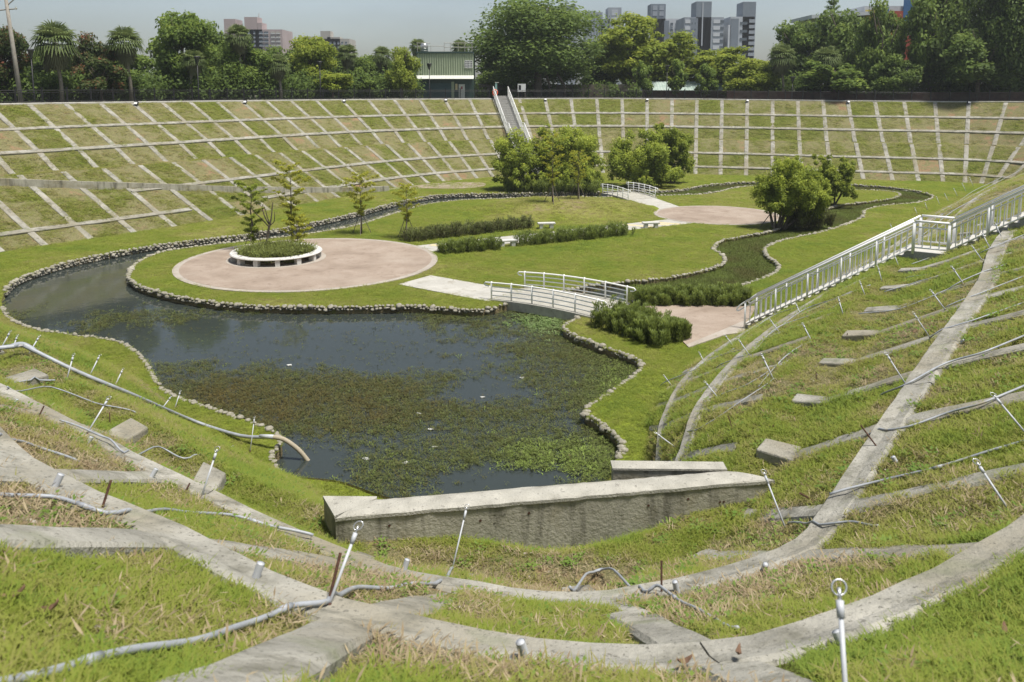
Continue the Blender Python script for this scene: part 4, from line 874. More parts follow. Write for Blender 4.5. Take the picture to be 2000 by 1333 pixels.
# ------------------------------------------------------------------ pond plants
SPR = [sprig(1, 14, .09, .05), sprig(2, 9, .12, .03), sprig(3, 16, .08, .08)]
mn, mx = np.array([-25, 18.5]), np.array([8, 41]); n_ = 260000
X = rng.random((n_, 2))*(mx-mn)+mn; X = X[inpoly(X, outer) & ~inpoly(X, inner)]; P = np.column_stack([X, np.full(len(X), ZW+.004)])
px, py, dd_ = project(P); ok = (px > -60) & (px < 1290) & (py > 590) & (py < 1000); P, px, py = P[ok], px[ok], py[ok]
def blob(cx, cy, rx, ry, p=2): return np.exp(-(np.hypot((px-cx)/rx, (py-cy)/ry)**p))
nz = vnoise(P[:, 0], P[:, 1], 1.1, 41)*.55+vnoise(P[:, 0], P[:, 1], .35, 42)*.3+vnoise(P[:, 0], P[:, 1], 3., 43)*.35-.6
dens = .05+.44*np.clip((py-660)/95, 0, 1)*np.clip((px-280)/160+.3, 0, 1)+.45*blob(880, 625, 190, 26)+.5*blob(1080, 680, 190, 60)+.55*blob(330, 620, 190, 32)+.7*blob(560, 790, 300, 60, 4)+.5*blob(1070, 900, 150, 60)+.4*blob(1190, 760, 70, 90)+.35*blob(700, 905, 250, 60)
dens -= 1.1*blob(925, 763, 85, 20)+1.5*blob(955, 945, 150, 32)+1.2*blob(600, 895, 90, 48)+.9*blob(560, 660, 360, 46)+.6*blob(760, 700, 170, 28)+.5*blob(210, 560, 120, 40)
dens = np.clip(dens+.06+nz*1.25, .02, 1); dens = np.where(py < 606, dens*.2, dens)
brown = np.clip(1.25*blob(560, 790, 330, 75, 3)+.3, 0, 1); bright = np.clip(1.2*blob(1090, 905, 130, 50, 3)+.8*blob(1210, 760, 60, 80)+.25*blob(700, 915, 250, 50), 0, 1)
tint = np.clip(.56-.45*blob(560, 790, 300, 55, 3)*vnoise(P[:, 0], P[:, 1], .8, 44)+.30*bright+rng.normal(0, .15, len(P)), 0, 1)
keep = rng.random(len(P)) < dens*.9
P, tint, br_ = P[keep], tint[keep], bright[keep]
scatter('pond_weed', P, rng.uniform(.55, 1.25, len(P))*(1+.35*br_), tint, SPR, 'floating and standing water weeds covering much of the pond', 'pond weed')
# water hyacinth patch under the bridge end
m_hy = leafmat('hyacinth_leaves', [(0, (.12, .19, .05)), (1, (.22, .29, .12))], .25, .4, True)
HY = [weed_proto('hyacinth', 22, .22, m_hy, 51, .5)]
c = un(1068, 630, ZW); X = rng.normal(0, 1, (420, 2))*np.array([.75, 1.0])+np.array(c.xy); X = X[inpoly(X, outer) & ~inpoly(X, inner)]
scatter('water_hyacinth', np.column_stack([X, np.full(len(X), ZW)]), rng.uniform(.5, 1., len(X)), rng.random(len(X)), HY, 'pale green floating plants crowded below the bridge', 'water plants')
# planted stream on the right and reeds
m_reed = leafmat('stream_reeds', [(0, (.10, .095, .03)), (.5, (.10, .13, .028)), (1, (.16, .21, .045))], .25, .5, True, upn=.5)
RE = [blade_tuft('stream_reed', 20, .22, .13, .009, .5, m_reed, k) for k in (61, 62)]
mn, mx = np.array([2., 33.]), np.array([46, 90]); n_ = 420000
X = rng.random((n_, 2))*(mx-mn)+mn; X = X[inpoly(X, outer) & ~inpoly(X, inner)]; P = np.column_stack([X, np.full(len(X), ZW+.0)]); px, py, dd_ = project(P)
ok = (px > 1225) & (px < 1900) & (rng.random(len(P)) < np.clip(1.5*(40/dd_)**1.3, .1, 1)); P = P[ok]; dd_ = dd_[ok]
scatter('stream_reeds', P, np.clip((dd_/36)**.6, 1, 1.7)*rng.uniform(.7, 1.2, len(P)), np.clip(vnoise(P[:, 0], P[:, 1], 1.5, 45)*.8+rng.normal(0, .15, len(P)), 0, 1), RE, 'dark green aquatic grass filling the winding stream', 'aquatic grass', zs=rng.uniform(.6, 1.2, len(P)))
# floating litter
m_lit = plain('pale_litter', (.62, .62, .58), .6)
for k, (x, y) in enumerate(((565, 714), (840, 839), (848, 873), (944, 776), (715, 897), (790, 904), (818, 808), (1020, 738))):
    p = un(x, y, ZW+.02); q = [Vector((math.cos(t)*random.uniform(.05, .12), math.sin(t)*random.uniform(.03, .09), random.uniform(0, .03))) for t in [i*math.pi/3 for i in range(6)]]
    o = mobj('floating_litter', q+[v-Vector((0, 0, .025)) for v in q], [tuple(range(6)), tuple(range(6, 12))[::-1]]+[(i, (i+1) % 6, 6+(i+1) % 6, 6+i) for i in range(6)], m_lit); o.location = p
    tag(o, 'scrap of pale litter floating among the pond weeds', 'litter', 'pale scraps floating on the pond')
# ------------------------------------------------------------------ hedges
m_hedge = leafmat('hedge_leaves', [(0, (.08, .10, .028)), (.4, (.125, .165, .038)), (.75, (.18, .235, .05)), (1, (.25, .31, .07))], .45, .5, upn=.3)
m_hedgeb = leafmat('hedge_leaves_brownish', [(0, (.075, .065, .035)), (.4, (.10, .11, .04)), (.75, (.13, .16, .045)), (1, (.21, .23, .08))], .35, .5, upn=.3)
def hedge(lab, p0, p1, wd, h, n, leaf, m, seed, taper=0.):
    r = np.random.default_rng(seed); a_ = np.array([p0.x, p0.y]); b_ = np.array([p1.x, p1.y]); dx = b_-a_; L_ = np.linalg.norm(dx); dx /= L_; sx = np.array([-dx[1], dx[0]])
    ns = max(20, int(L_*wd*26)); t = r.random(ns)*L_; o_ = (r.random(ns)-.5)*wd; per = n//ns; V = []; tn = []
    hh = h*(.72+.5*vnoise(t+seed*31., o_*2, .5, seed))*r.uniform(.78, 1.12, ns)*(1-.35*(np.abs(o_)/(wd/2))**3)
    for i in range(ns):
        base = a_+dx*t[i]+sx*o_[i]; ln = r.normal(0, .22, 2); tt = r.uniform(0, 1)
        f = r.random(per)**.75; q = r.uniform(0, 2*np.pi, per); pos = np.column_stack([base[0]+ln[0]*f*hh[i]+np.cos(q)*r.uniform(.02, .13, per), base[1]+ln[1]*f*hh[i]+np.sin(q)*r.uniform(.02, .13, per), f*hh[i]])
        d_ = np.column_stack([np.cos(q)*.55, np.sin(q)*.55, np.full(per, .85)]); d_ /= np.linalg.norm(d_, axis=1)[:, None]; s_ = np.column_stack([-np.sin(q), np.cos(q), np.zeros(per)]); l = leaf*r.uniform(.6, 1.25, per)[:, None]
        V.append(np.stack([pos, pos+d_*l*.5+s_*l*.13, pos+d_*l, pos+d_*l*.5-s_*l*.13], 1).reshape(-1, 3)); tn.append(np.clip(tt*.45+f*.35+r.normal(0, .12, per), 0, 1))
    g = empty('hedge', (0, 0, ZG), 0, lab, 'hedge'); g.location = (p0.x, p0.y, ZG); VV = np.vstack(V); VV[:, 0] -= p0.x; VV[:, 1] -= p0.y
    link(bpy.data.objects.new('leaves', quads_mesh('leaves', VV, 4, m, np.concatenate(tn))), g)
    mb = MB()
    for i in range(0, ns, 3): base = a_+dx*t[i]+sx*o_[i]-a_; mb.tube([(base[0], base[1], 0), (base[0], base[1], hh[i]*.6)], .008, 3, False)
    tag(mb.build('stems', m_bark, g), kind='stuff')
hedge('long hedge on the far side of the path, left of the grass mound', un(790, 472, ZG), un(1038, 445, ZG), 1.4, .75, 16000, .17, m_hedgeb, 1)
hedge('short clipped hedge before the path near the round plaza', un(862, 496, ZG), un(972, 486, ZG), 1.2, .72, 9000, .17, m_hedge, 2)
hedge('long hedge before the path, right of the bench in the gap', un(1010, 480, ZG), un(1226, 458, ZG), 1.2, .75, 16000, .17, m_hedge, 3)
hedge('tall dense hedge in front of the small plaza by the bridge', un(1180, 630, ZG), un(1325, 672, ZG), 2.0, .95, 42000, .14, m_hedge, 4)
hedge('dark hedge behind the small plaza beside the stairs', un(1245, 592, ZG), un(1462, 592, ZG), 1.6, .75, 30000, .14, m_hedge, 5)
hedge('low dark clipped hedge under the big willowy bushes by the far channel', un(985, 374, ZG), un(1165, 377, ZG), 2.2, 1.1, 14000, .26, m_hedge, 6)
hedge('dark undergrowth at the foot of the staked bushy tree', un(1545, 446, ZG), un(1610, 440, ZG), 2.0, 1.3, 9000, .22, m_hedgeb, 7)
rs = np.random.default_rng(77)
# planting inside the ring bench
X = rs.random((900, 2))*2-1; X = X[np.hypot(X[:, 0], X[:, 1]) < 1]*(RR-.55)
m_pl = leafmat('planter_shrub', [(0, (.085, .095, .03)), (.5, (.15, .18, .04)), (1, (.23, .27, .08))], .4, .5, True, upn=.3)
PLS = [blade_tuft('planter_sprig', 26, .42, .14, .016, .7, m_pl, 71), weed_proto('planter_weed', 26, .25, m_pl, 72, 1.2)]
scatter('planter_shrubs', np.column_stack([X+np.array(rc.xy), np.full(len(X), ZG+.18)]), rs.uniform(.8, 1.9, len(X)), rs.random(len(X)), PLS, 'loose green shrubs growing inside the ring bench', 'shrubs')
# ------------------------------------------------------------------ trees
def leaves_from(clumps, n, leaf, r, up=.35, shell=.62, aspect=.55, flat=1., droop=0.):
    """leaf quads spread through overlapping clumps; returns vertices and per-leaf tint"""
    c = np.array(clumps, float); w_ = c[:, 3]**2.2; k = r.choice(len(c), n, p=w_/w_.sum())
    d_ = r.normal(0, 1, (n, 3)); d_ /= np.linalg.norm(d_, axis=1)[:, None]; rad = (shell+(1-shell)*r.random(n))*np.where(r.random(n) < .25, r.random(n), 1)
    rad *= 1+.30*(vnoise(d_[:, 0]*2+k*3.1, d_[:, 1]*2+d_[:, 2]*2.3, .5, 5)-.5)*2*.8
    pos = c[k, :3]+d_*rad[:, None]*c[k, 3:4]*np.array([1, 1, flat])
    nn = d_*.6+r.normal(0, .55, (n, 3)); nn[:, 2] += up; nn /= np.linalg.norm(nn, axis=1)[:, None]
    t = np.cross(nn, r.normal(0, 1, (n, 3))); t[:, 2] -= droop; t /= np.linalg.norm(t, axis=1)[:, None]; s_ = np.cross(nn, t)
    l = leaf*r.uniform(.55, 1.35, n)[:, None]
    V = np.stack([pos-t*l*.5, pos+s_*l*aspect*.5+nn*l*.06, pos+t*l*.55, pos-s_*l*aspect*.5+nn*l*.06], 1).reshape(-1, 3)
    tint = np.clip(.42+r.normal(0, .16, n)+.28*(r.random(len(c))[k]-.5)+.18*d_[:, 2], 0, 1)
    return V, tint
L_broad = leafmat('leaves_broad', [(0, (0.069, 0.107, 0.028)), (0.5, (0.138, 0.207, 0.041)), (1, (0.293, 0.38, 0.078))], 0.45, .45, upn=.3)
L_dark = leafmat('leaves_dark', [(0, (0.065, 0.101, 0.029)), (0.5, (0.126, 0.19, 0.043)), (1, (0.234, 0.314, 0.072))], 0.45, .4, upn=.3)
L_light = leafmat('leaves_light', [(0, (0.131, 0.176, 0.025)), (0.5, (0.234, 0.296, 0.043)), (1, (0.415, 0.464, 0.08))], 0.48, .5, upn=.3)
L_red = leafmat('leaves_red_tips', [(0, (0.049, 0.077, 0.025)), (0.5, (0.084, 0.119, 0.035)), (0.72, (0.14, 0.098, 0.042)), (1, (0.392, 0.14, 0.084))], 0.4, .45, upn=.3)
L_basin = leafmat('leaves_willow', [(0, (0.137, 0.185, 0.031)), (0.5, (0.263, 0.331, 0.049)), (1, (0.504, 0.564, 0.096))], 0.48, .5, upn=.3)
L_young = leafmat('leaves_young', [(0, (.24, .26, .03)), (.5, (.36, .38, .045)), (1, (.46, .46, .07))], .5, .5, upn=.4)
L_palm = leafmat('palm_leaves', [(0, (0.072, 0.098, 0.036)), (0.5, (0.13, 0.176, 0.058)), (1, (0.234, 0.286, 0.117))], 0.3, .4)
L_palmd = leafmat('palm_skirt', [(0, (.11, .105, .06)), (.6, (.15, .16, .08)), (1, (.22, .23, .13))], .2, .6)
def unit_crown(kind, seed):
    """crown meshes in a unit box: x,y within +-.5, z 0..1"""
    r = np.random.default_rng(seed); cl = []
    if kind == 'layer':
        for j in range(9):
            z = .25+.7*j/8; rad = .42*math.sqrt(max(.12, 1-((z-.5)/.62)**2))
            for q in range(9 if j < 7 else 4):
                a_ = r.uniform(0, 6.28); rr = rad*r.uniform(.25, 1); cl.append((math.cos(a_)*rr, math.sin(a_)*rr, z+r.uniform(-.04, .04), r.uniform(.10, .17)))
        V, t = leaves_from(cl, 14000, .05, r, .6, .25, .5, .55)
    else:
        nC = {'broad': 30, 'dense': 60, 'shrub': 16}[kind]
        for j in range(nC):
            a_ = r.uniform(0, 6.28); z = r.uniform(.16, .88) if kind != 'dense' else r.uniform(.10, .90); env = math.sqrt(max(.06, 1-((z-.48)/.54)**2)); rr = .40*env*math.sqrt(r.random()); s_ = r.uniform(.10, .19)*(1.15 if kind == 'dense' else 1)
            cl.append((math.cos(a_)*rr, math.sin(a_)*rr, z, s_))
        n = {'broad': 14000, 'dense': 34000, 'shrub': 6000}[kind]; V, t = leaves_from(cl, n, {'broad': .05, 'dense': .03, 'shrub': .075}[kind], r, .35, .55)
    return V, t
CR = {}
def crown_mesh(kind, k, lm):
    key = (kind, k, lm.name)
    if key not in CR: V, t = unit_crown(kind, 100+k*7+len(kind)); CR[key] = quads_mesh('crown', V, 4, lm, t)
    return CR[key]
def trunk_mesh(h, r0, seed, limbs=4, lean=.04, spread=.3, mbark=None, parent=None, top=.75, name='trunk'):
    r = random.Random(seed); mb = MB(); P = [Vector((0, 0, -.15))]
    for i in range(1, 7): P.append(Vector((r.uniform(-1, 1)*lean*h*i/6, r.uniform(-1, 1)*lean*h*i/6, h*top*i/6)))
    mb.tube(P, [r0*(1.25-.75*i/6) for i in range(7)], 8)
    for k in range(limbs):
        b_ = P[r.randint(2, 5)]; a_ = r.uniform(0, 6.28); e = b_+Vector((math.cos(a_)*spread*h, math.sin(a_)*spread*h, h*r.uniform(.2, .42))); m_ = b_.lerp(e, .5)+Vector((0, 0, -.03*h))
        mb.tube([b_, m_, e], [r0*.5, r0*.33, r0*.1], 6)
    return mb.build(name, mbark or m_bark, parent, True)
def tree(name, lab, base, h, wd, dp, kind, lm, k, cat='tree', grp=None, z0=.12, trunk_r=None):
    g = empty(name, base, random.uniform(0, 6.28) if abs(wd-dp) < .5 else 0, lab, cat, grp)
    trunk_mesh(h, trunk_r or h*.024+.04, k*13+int(base[0]*7) % 97, 5, .03, .22, None, g)
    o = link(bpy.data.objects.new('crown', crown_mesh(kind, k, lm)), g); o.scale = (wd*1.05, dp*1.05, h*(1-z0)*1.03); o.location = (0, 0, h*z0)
    return g
rimpx, rimpy, _ = project(rim); far_i = [i for i in range(nu) if rim[i, 1] > 55]
def rimpt(x, off):
    i = min(far_i, key=lambda j: abs(rimpx[j]-x)); p = rim[i].copy(); p[:2] += dirv[i]*off; return p
def rim_at(x, off):
    """ground point on sight line x, off metres behind the rim"""
    i = min(far_i, key=lambda j: abs(rimpx[j]-x)); Y = rim[i, 1]+off; p = at(x, 180, Y); return Vector((p.x, p.y, rim[i, 2]-.02))
def bgtree(lab, x0, x1, ytop, off, kind, lm, k, name='tree', z0=.1, cat='tree', grp='trees along the far rim'):
    b_ = rim_at((x0+x1)/2, off); top = at((x0+x1)/2, ytop, b_.y); wd = (x1-x0)/F*b_.y*1.02
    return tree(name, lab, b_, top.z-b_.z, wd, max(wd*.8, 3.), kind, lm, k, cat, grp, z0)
BG = [
 ('red-tipped leafy tree at the left frame edge behind the pole', -45, 62, 55, 5, 'broad', L_red, 1), ('reddish tree between the two leftmost palms', 138, 238, 70, 6, 'broad', L_red, 2), ('low shrub with orange young leaves under the second palm', 150, 245, 118, 2.5, 'shrub', L_red, 3),
 ('large rounded green tree right of the second palm', 290, 425, 28, 7, 'broad', L_broad, 1), ('green tree around the fourth palm', 405, 525, 78, 6, 'broad', L_broad, 3), ('tall green tree behind the pink block', 380, 470, 48, 14, 'broad', L_broad, 2),
 ('green tree right of the low bushy palm', 555, 660, 74, 9, 'broad', L_light, 1), ('dark tree behind the low bushy palm', 500, 600, 95, 12, 'broad', L_dark, 2), ('light green shrub by the third lamp post', 610, 690, 140, 3, 'shrub', L_light, 1), ('tree behind the palms left of the green building', 690, 770, 110, 14, 'broad', L_broad, 1),
 ('bright rounded tree against the left side of the green building', 752, 818, 95, 3, 'broad', L_light, 3), ('low bush left of the bright rounded tree', 690, 740, 150, 4, 'shrub', L_broad, 2),
 ('small tree left of the pale low roof', 1235, 1278, 120, 3, 'shrub', L_broad, 4), ('small tree in front of the pale low roof', 1298, 1345, 118, 3, 'shrub', L_broad, 5), ('small tree at the right end of the pale low roof', 1352, 1400, 125, 3, 'shrub', L_broad, 6),
 ('layered tree right of the banyan, tallest of its row', 1165, 1310, 34, 12, 'layer', L_light, 1), ('layered yellow-green tree behind the small trees', 1255, 1390, 70, 15, 'layer', L_light, 2), ('layered yellow-green tree below the twin grey towers', 1330, 1480, 98, 14, 'layer', L_light, 3),
 ('yellow-green bushy tree at the end of the pale roof', 1415, 1525, 118, 5, 'broad', L_light, 2), ('dark tree behind the first right palm', 1505, 1610, 45, 12, 'broad', L_dark, 1), ('tall dark tree below the pine crown', 1575, 1705, 24, 10, 'broad', L_dark, 3), ('low bush under the second right palm', 1560, 1700, 118, 3, 'shrub', L_broad, 7),
 ('large green tree in front of the painted building', 1752, 1880, -30, 6, 'broad', L_broad, 4), ('low tree right of the painted building foot', 1700, 1800, 110, 3, 'broad', L_dark, 2), ('very tall dark tree at the upper right', 1790, 1960, -90, 7, 'dense', L_dark, 2), ('very tall dark tree at the right frame edge', 1900, 2080, -120, 6, 'dense', L_dark, 3), ('dark lower tree before the tall trees at the right edge', 1830, 1990, 60, 3, 'broad', L_dark, 4), ('leafy tree half hiding the colourful mural', 1668, 1765, 4, 6, 'broad', L_broad, 2),
]
BG += [('back-row tree filling the gap left of the second palm', 165, 300, 92, 18, 'broad', L_broad, 3), ('back-row tree behind the leftmost palm', 40, 160, 98, 17, 'broad', L_dark, 1), ('back-row tree between the pink block and the low mansion', 540, 640, 98, 20, 'broad', L_broad, 2), ('back-row tree behind the pair of palms', 625, 720, 104, 20, 'broad', L_broad, 4), ('back-row tree left behind the green building', 720, 830, 122, 20, 'broad', L_dark, 3),
 ('back-row tree behind the banyan trunk', 930, 1060, 95, 20, 'broad', L_dark, 2), ('back-row tree right behind the banyan', 1120, 1240, 80, 18, 'broad', L_broad, 1), ('back-row light tree right of the twin towers', 1430, 1530, 120, 22, 'layer', L_light, 1), ('back-row tree under the grey slabs', 1200, 1330, 92, 24, 'broad', L_light, 3)]
for row in BG: bgtree(*row)
# banyan
b_ = rim_at(1050, 6); g = tree('banyan_tree', 'huge dark spreading banyan right of the green building', b_, at(1050, 8, b_.y).z-b_.z, 262/F*b_.y, 12, 'dense', L_dark, 1, z0=.13, trunk_r=.5)
for dx in (-2.2, 1.6, 3.6): MB().tube([(dx, random.uniform(-.5, .5), -.1), (dx*1.05, 0, 1.6), (dx*.7, .2, 3.6)], [.22, .16, .2], 8).build('prop_root', m_bark, g, True)
# pine crown with tiered arms
b_ = rim_at(1618, 16); h = at(1618, -12, b_.y).z-b_.z; g = empty('pine_tree', b_, 0, 'tiered pine rising above the dark trees at the right', 'tree')
MB().tube([(0, 0, 0), (0, 0, h*.6), (.1, 0, h)], [.2, .13, .03], 8).build('trunk', m_bark, g, True); rr = np.random.default_rng(5); cl = []
for j in range(8):
    z = h*(.60+.05*j)
    for q in range(6): a_ = q*1.047+j*.5; ln = 2.0*(1-j/9); cl += [(math.cos(a_)*ln*f, math.sin(a_)*ln*f, z+.45*f*f, .26) for f in (.35, .6, .85, 1.)]
V, t = leaves_from(cl, 5000, .22, rr, .3, .3, .35); link(bpy.data.objects.new('crown', quads_mesh('crown', V, 4, L_dark, t)), g)
# ------------------------------------------------------------------ fan palms
def palm_meshes(seed, nf=34, skirt=26):
    r = np.random.default_rng(seed); out = []
    def fan(base, a_, el, ln, fr, droop, wseg):
        V = []; d_ = np.array([math.cos(a_)*math.cos(el), math.sin(a_)*math.cos(el), math.sin(el)]); s_ = np.array([-math.sin(a_), math.cos(a_), 0]); up_ = np.cross(s_, d_)*-1; up_ = up_ if up_[2] > 0 else -up_
        hub = base+d_*ln*.5; V.append([base-s_*.02, base+s_*.02, hub+s_*.015, hub-s_*.015])
        for q in np.linspace(-1.75, 1.75, 15):
            e = (d_*math.cos(q)+s_*math.sin(q)); w2 = np.cross(e, up_)*wseg; m_ = hub+e*fr*.6+up_*.05*fr; L2 = fr*(1.0 if abs(q) < 1.2 else .8)*r.uniform(.85, 1.1)
            tp = hub+e*L2*.95+np.array([0, 0, -droop*L2*r.uniform(.7, 1.3)]); V.append([hub-w2*.4, hub+w2*.4, m_+w2, m_-w2]); V.append([m_-w2, m_+w2, tp+w2*.15, tp-w2*.15])
        return V
    V = []; tn = []
    for k in range(nf):
        a_ = k*2.4+r.uniform(-.2, .2); el = 1.25-1.75*(k/nf)**.9+r.uniform(-.12, .12); q = fan(np.array([0, 0, 0.]), a_, el, 1.45, 1.05, .18+.35*max(0, .5-el), .06); V += q; tn += [np.clip(r.normal(.5+.25*math.sin(el), .15), 0, 1)]*len(q)
    A_ = quads_mesh('fronds', np.array(V).reshape(-1, 3), 4, L_palm, tn); V = []; tn = []
    for k in range(skirt):
        a_ = k*2.4+r.uniform(-.3, .3); el = -.35-.7*(k/skirt)+r.uniform(-.1, .1); q = fan(np.array([0, 0, -.25-.5*k/skirt]), a_, el, .95, .7, .55, .055); V += q; tn += [r.random()]*len(q)
    return A_, quads_mesh('hanging_fronds', np.array(V).reshape(-1, 3), 4, L_palmd, tn)
PM = [palm_meshes(k) for k in (1, 2, 3)]
PALMS = [(108, 84, 120, 195, 60, 3.0, 'leftmost fan palm, the tallest one near the utility pole'), (243, 84, 256, 192, 47, 3.0, 'fan palm second from the left'), (377, 118, 366, 190, 32, 4.5, 'shaded fan palm drooping in front of the large rounded tree'), (465, 72, 472, 185, 36, 5, 'fan palm rising before the pink apartment block'), (543, 128, 548, 185, 33, 3.2, 'low bushy fan palm with a hanging skirt'),
         (678, 106, 678, 185, 30, 8, 'fan palm left of the pair beside the green building'), (746, 110, 748, 185, 28, 8, 'fan palm second to the left of the green building'), (816, 92, 816, 185, 24, 14, 'fan palm just behind the left corner of the green building'), (898, 94, 898, 185, 24, 14, 'fan palm just behind the right part of the green building'), (1527, 112, 1530, 185, 38, 5, 'fan palm in front of the dark trees, left of the two on the right'), (1615, 116, 1618, 185, 38, 5, 'fan palm in front of the dark trees, right of the two on the right')]
for k, (x, y, xb, yb, rpx, off, lab) in enumerate(PALMS):
    b_ = rim_at(xb, off); c = at(x, y, b_.y); g = empty('fan_palm', b_, 0, lab, 'palm tree', 'fan palms along the far rim'); rel = c-b_; s_ = rpx/F*b_.y/2.05
    MB().tube([(0, 0, -.2), Vector(rel)*.35+Vector((.1, 0, 0)), Vector(rel)*.7, rel], [.2, .16, .14, .15], 9).build('trunk', m_barkp, g, True)
    for me in PM[k % 3]:
        o = link(bpy.data.objects.new(me.name.split('.')[0], me), g); o.location = rel; o.scale = (s_,)*3; o.rotation_euler = (random.uniform(-.08, .08), random.uniform(-.08, .08), k*1.3)
# dense undergrowth behind the fence
rr = np.random.default_rng(9); V = []; tn = []
for (xa, xb, ytop, off, n) in ((-60, 820, 138, 4.5, 320), (925, 1250, 158, 7, 60), (1420, 2080, 140, 6, 200), (-60, 820, 118, 18, 240), (1180, 2080, 120, 22, 160)):
    for k in range(n):
        x = rr.uniform(xa, xb); b_ = rim_at(x, off+rr.uniform(-1, 3)); h = (at(x, ytop+rr.uniform(-6, 26), b_.y).z-b_.z); v, t = leaves_from([(b_.x+rr.uniform(-.6, .6), b_.y, b_.z+h*f, h*.32) for f in (.25, .5, .75)], 130, .34, rr, .4, .6); V.append(v); tn.append(t*.8)
o = link(bpy.data.objects.new('rim_undergrowth', quads_mesh('rim_undergrowth', np.vstack(V), 4, L_dark, np.concatenate(tn)))); tag(o, 'dark mass of undergrowth behind the rim fence', 'undergrowth', kind='stuff')
# ------------------------------------------------------------------ bushes and trees inside the basin
def clump_tree(name, lab, base, spec, n, leaf, lm, seed, stems=5, h=4., cat='tree', trunk_r=.09, aspect=.32, droop=.0):
    r = np.random.default_rng(seed); cl = []
    for (cx, cy, cz, sx, sz, k) in spec:
        for j in range(int(k*2.2)):
            d_ = r.normal(0, 1, 3); d_ /= np.linalg.norm(d_); q = r.random()**.4*.92; cl.append((cx+d_[0]*sx*q, cy+d_[1]*sx*q*.9, cz+d_[2]*sz*q, r.uniform(.16, .38)*min(sx, sz)))
    V, t = leaves_from(cl, n, leaf, r, .25, .45, aspect, 1.05, droop); g = empty(name, base, 0, lab, cat)
    link(bpy.data.objects.new('crown', quads_mesh('crown', V, 4, lm, t)), g); rr_ = random.Random(seed)
    for k in range(stems):
        s_ = spec[k % len(spec)]; mb = MB(); e = Vector((s_[0], s_[1], s_[2]))+Vector((rr_.uniform(-.6, .6)*s_[3], rr_.uniform(-.5, .5)*s_[3], rr_.uniform(-.2, .4)*s_[4])); b0_ = Vector((rr_.uniform(-.15, .15)+s_[0]*.25, rr_.uniform(-.15, .15), -.1)); m_ = b0_.lerp(e, .45)+Vector((0, 0, -.2))
        mb.tube(smooth_pts([b0_, m_, e], 4), [trunk_r*(1-.85*i/8) for i in range(9)], 6); mb.build('trunk' if k == 0 else 'limb', m_bark, g, True)
    return g
def px2m(p): return p.y/F
b_ = un(1062, 372, ZG); q = px2m(b_)
clump_tree('willow_bush', 'large bushy willow clump nearest the far stairs', b_, [(-55*q, 0, 60*q, 50*q, 52*q, 20), (5*q, 1, 66*q, 52*q, 56*q, 20), (62*q, .5, 64*q, 52*q, 60*q, 22), (-80*q, -.5, 42*q, 28*q, 34*q, 9), (88*q, -.5, 40*q, 32*q, 38*q, 10), (10*q, 0, 108*q, 28*q, 22*q, 7), (-20*q, -1.5, 32*q, 70*q, 24*q, 12), (50*q, -1.5, 30*q, 60*q, 24*q, 12)], 56000, .24, L_basin, 1, 8, aspect=.45)
b_ = un(1258, 366, ZG); q = px2m(b_)
clump_tree('willow_bush', 'rounded dark bush left of the lighter one by the far bridge', b_, [(-10*q, 0, 60*q, 60*q, 52*q, 26), (-45*q, -.3, 45*q, 36*q, 36*q, 11), (30*q, -.5, 40*q, 44*q, 38*q, 12), (0, -1, 24*q, 48*q, 22*q, 10)], 34000, .24, L_basin, 2, 6, aspect=.45)
b_ = un(1315, 362, ZG)+Vector((0, 1.5, 0)); q = px2m(b_)
clump_tree('willow_bush', 'lighter willow bush behind the rounded dark one', b_, [(5*q, 0, 72*q, 36*q, 46*q, 16), (-20*q, .4, 95*q, 24*q, 24*q, 7), (15*q, 0, 40*q, 32*q, 34*q, 8)], 18000, .24, L_light, 3, 5, aspect=.45)
b_ = un(1512, 446, ZG); q = px2m(b_)
g = clump_tree('bushy_tree', 'staked bushy tree at the right edge of the far plaza', b_, [(30*q, 0, 80*q, 58*q, 52*q, 32), (-14*q, -.2, 78*q, 38*q, 42*q, 15), (76*q, .3, 62*q, 40*q, 42*q, 16), (25*q, 0, 122*q, 44*q, 24*q, 12), (5*q, -.5, 52*q, 40*q, 24*q, 10), (70*q, 0, 100*q, 34*q, 26*q, 8)], 48000, .17, L_basin, 4, 7, trunk_r=.13, aspect=.42)
for a_ in (2.6, .2, 4.4): MB().tube([(math.cos(a_)*1.0, math.sin(a_)*1.0, -.05), (0, 0, 1.5)], .03, 6).build('stake', m_stake, g)
b_ = un(1625, 402, ZG); q = px2m(b_)
clump_tree('willow_bush', 'pale green bush behind the staked bushy tree', b_, [(5*q, 0, 60*q, 38*q, 36*q, 14), (-22*q, .3, 88*q, 20*q, 16*q, 6), (-30*q, 0, 50*q, 34*q, 30*q, 9), (28*q, 0, 76*q, 20*q, 26*q, 7), (5*q, 0, 30*q, 44*q, 24*q, 9)], 21000, .21, L_light, 5, 5, aspect=.42)
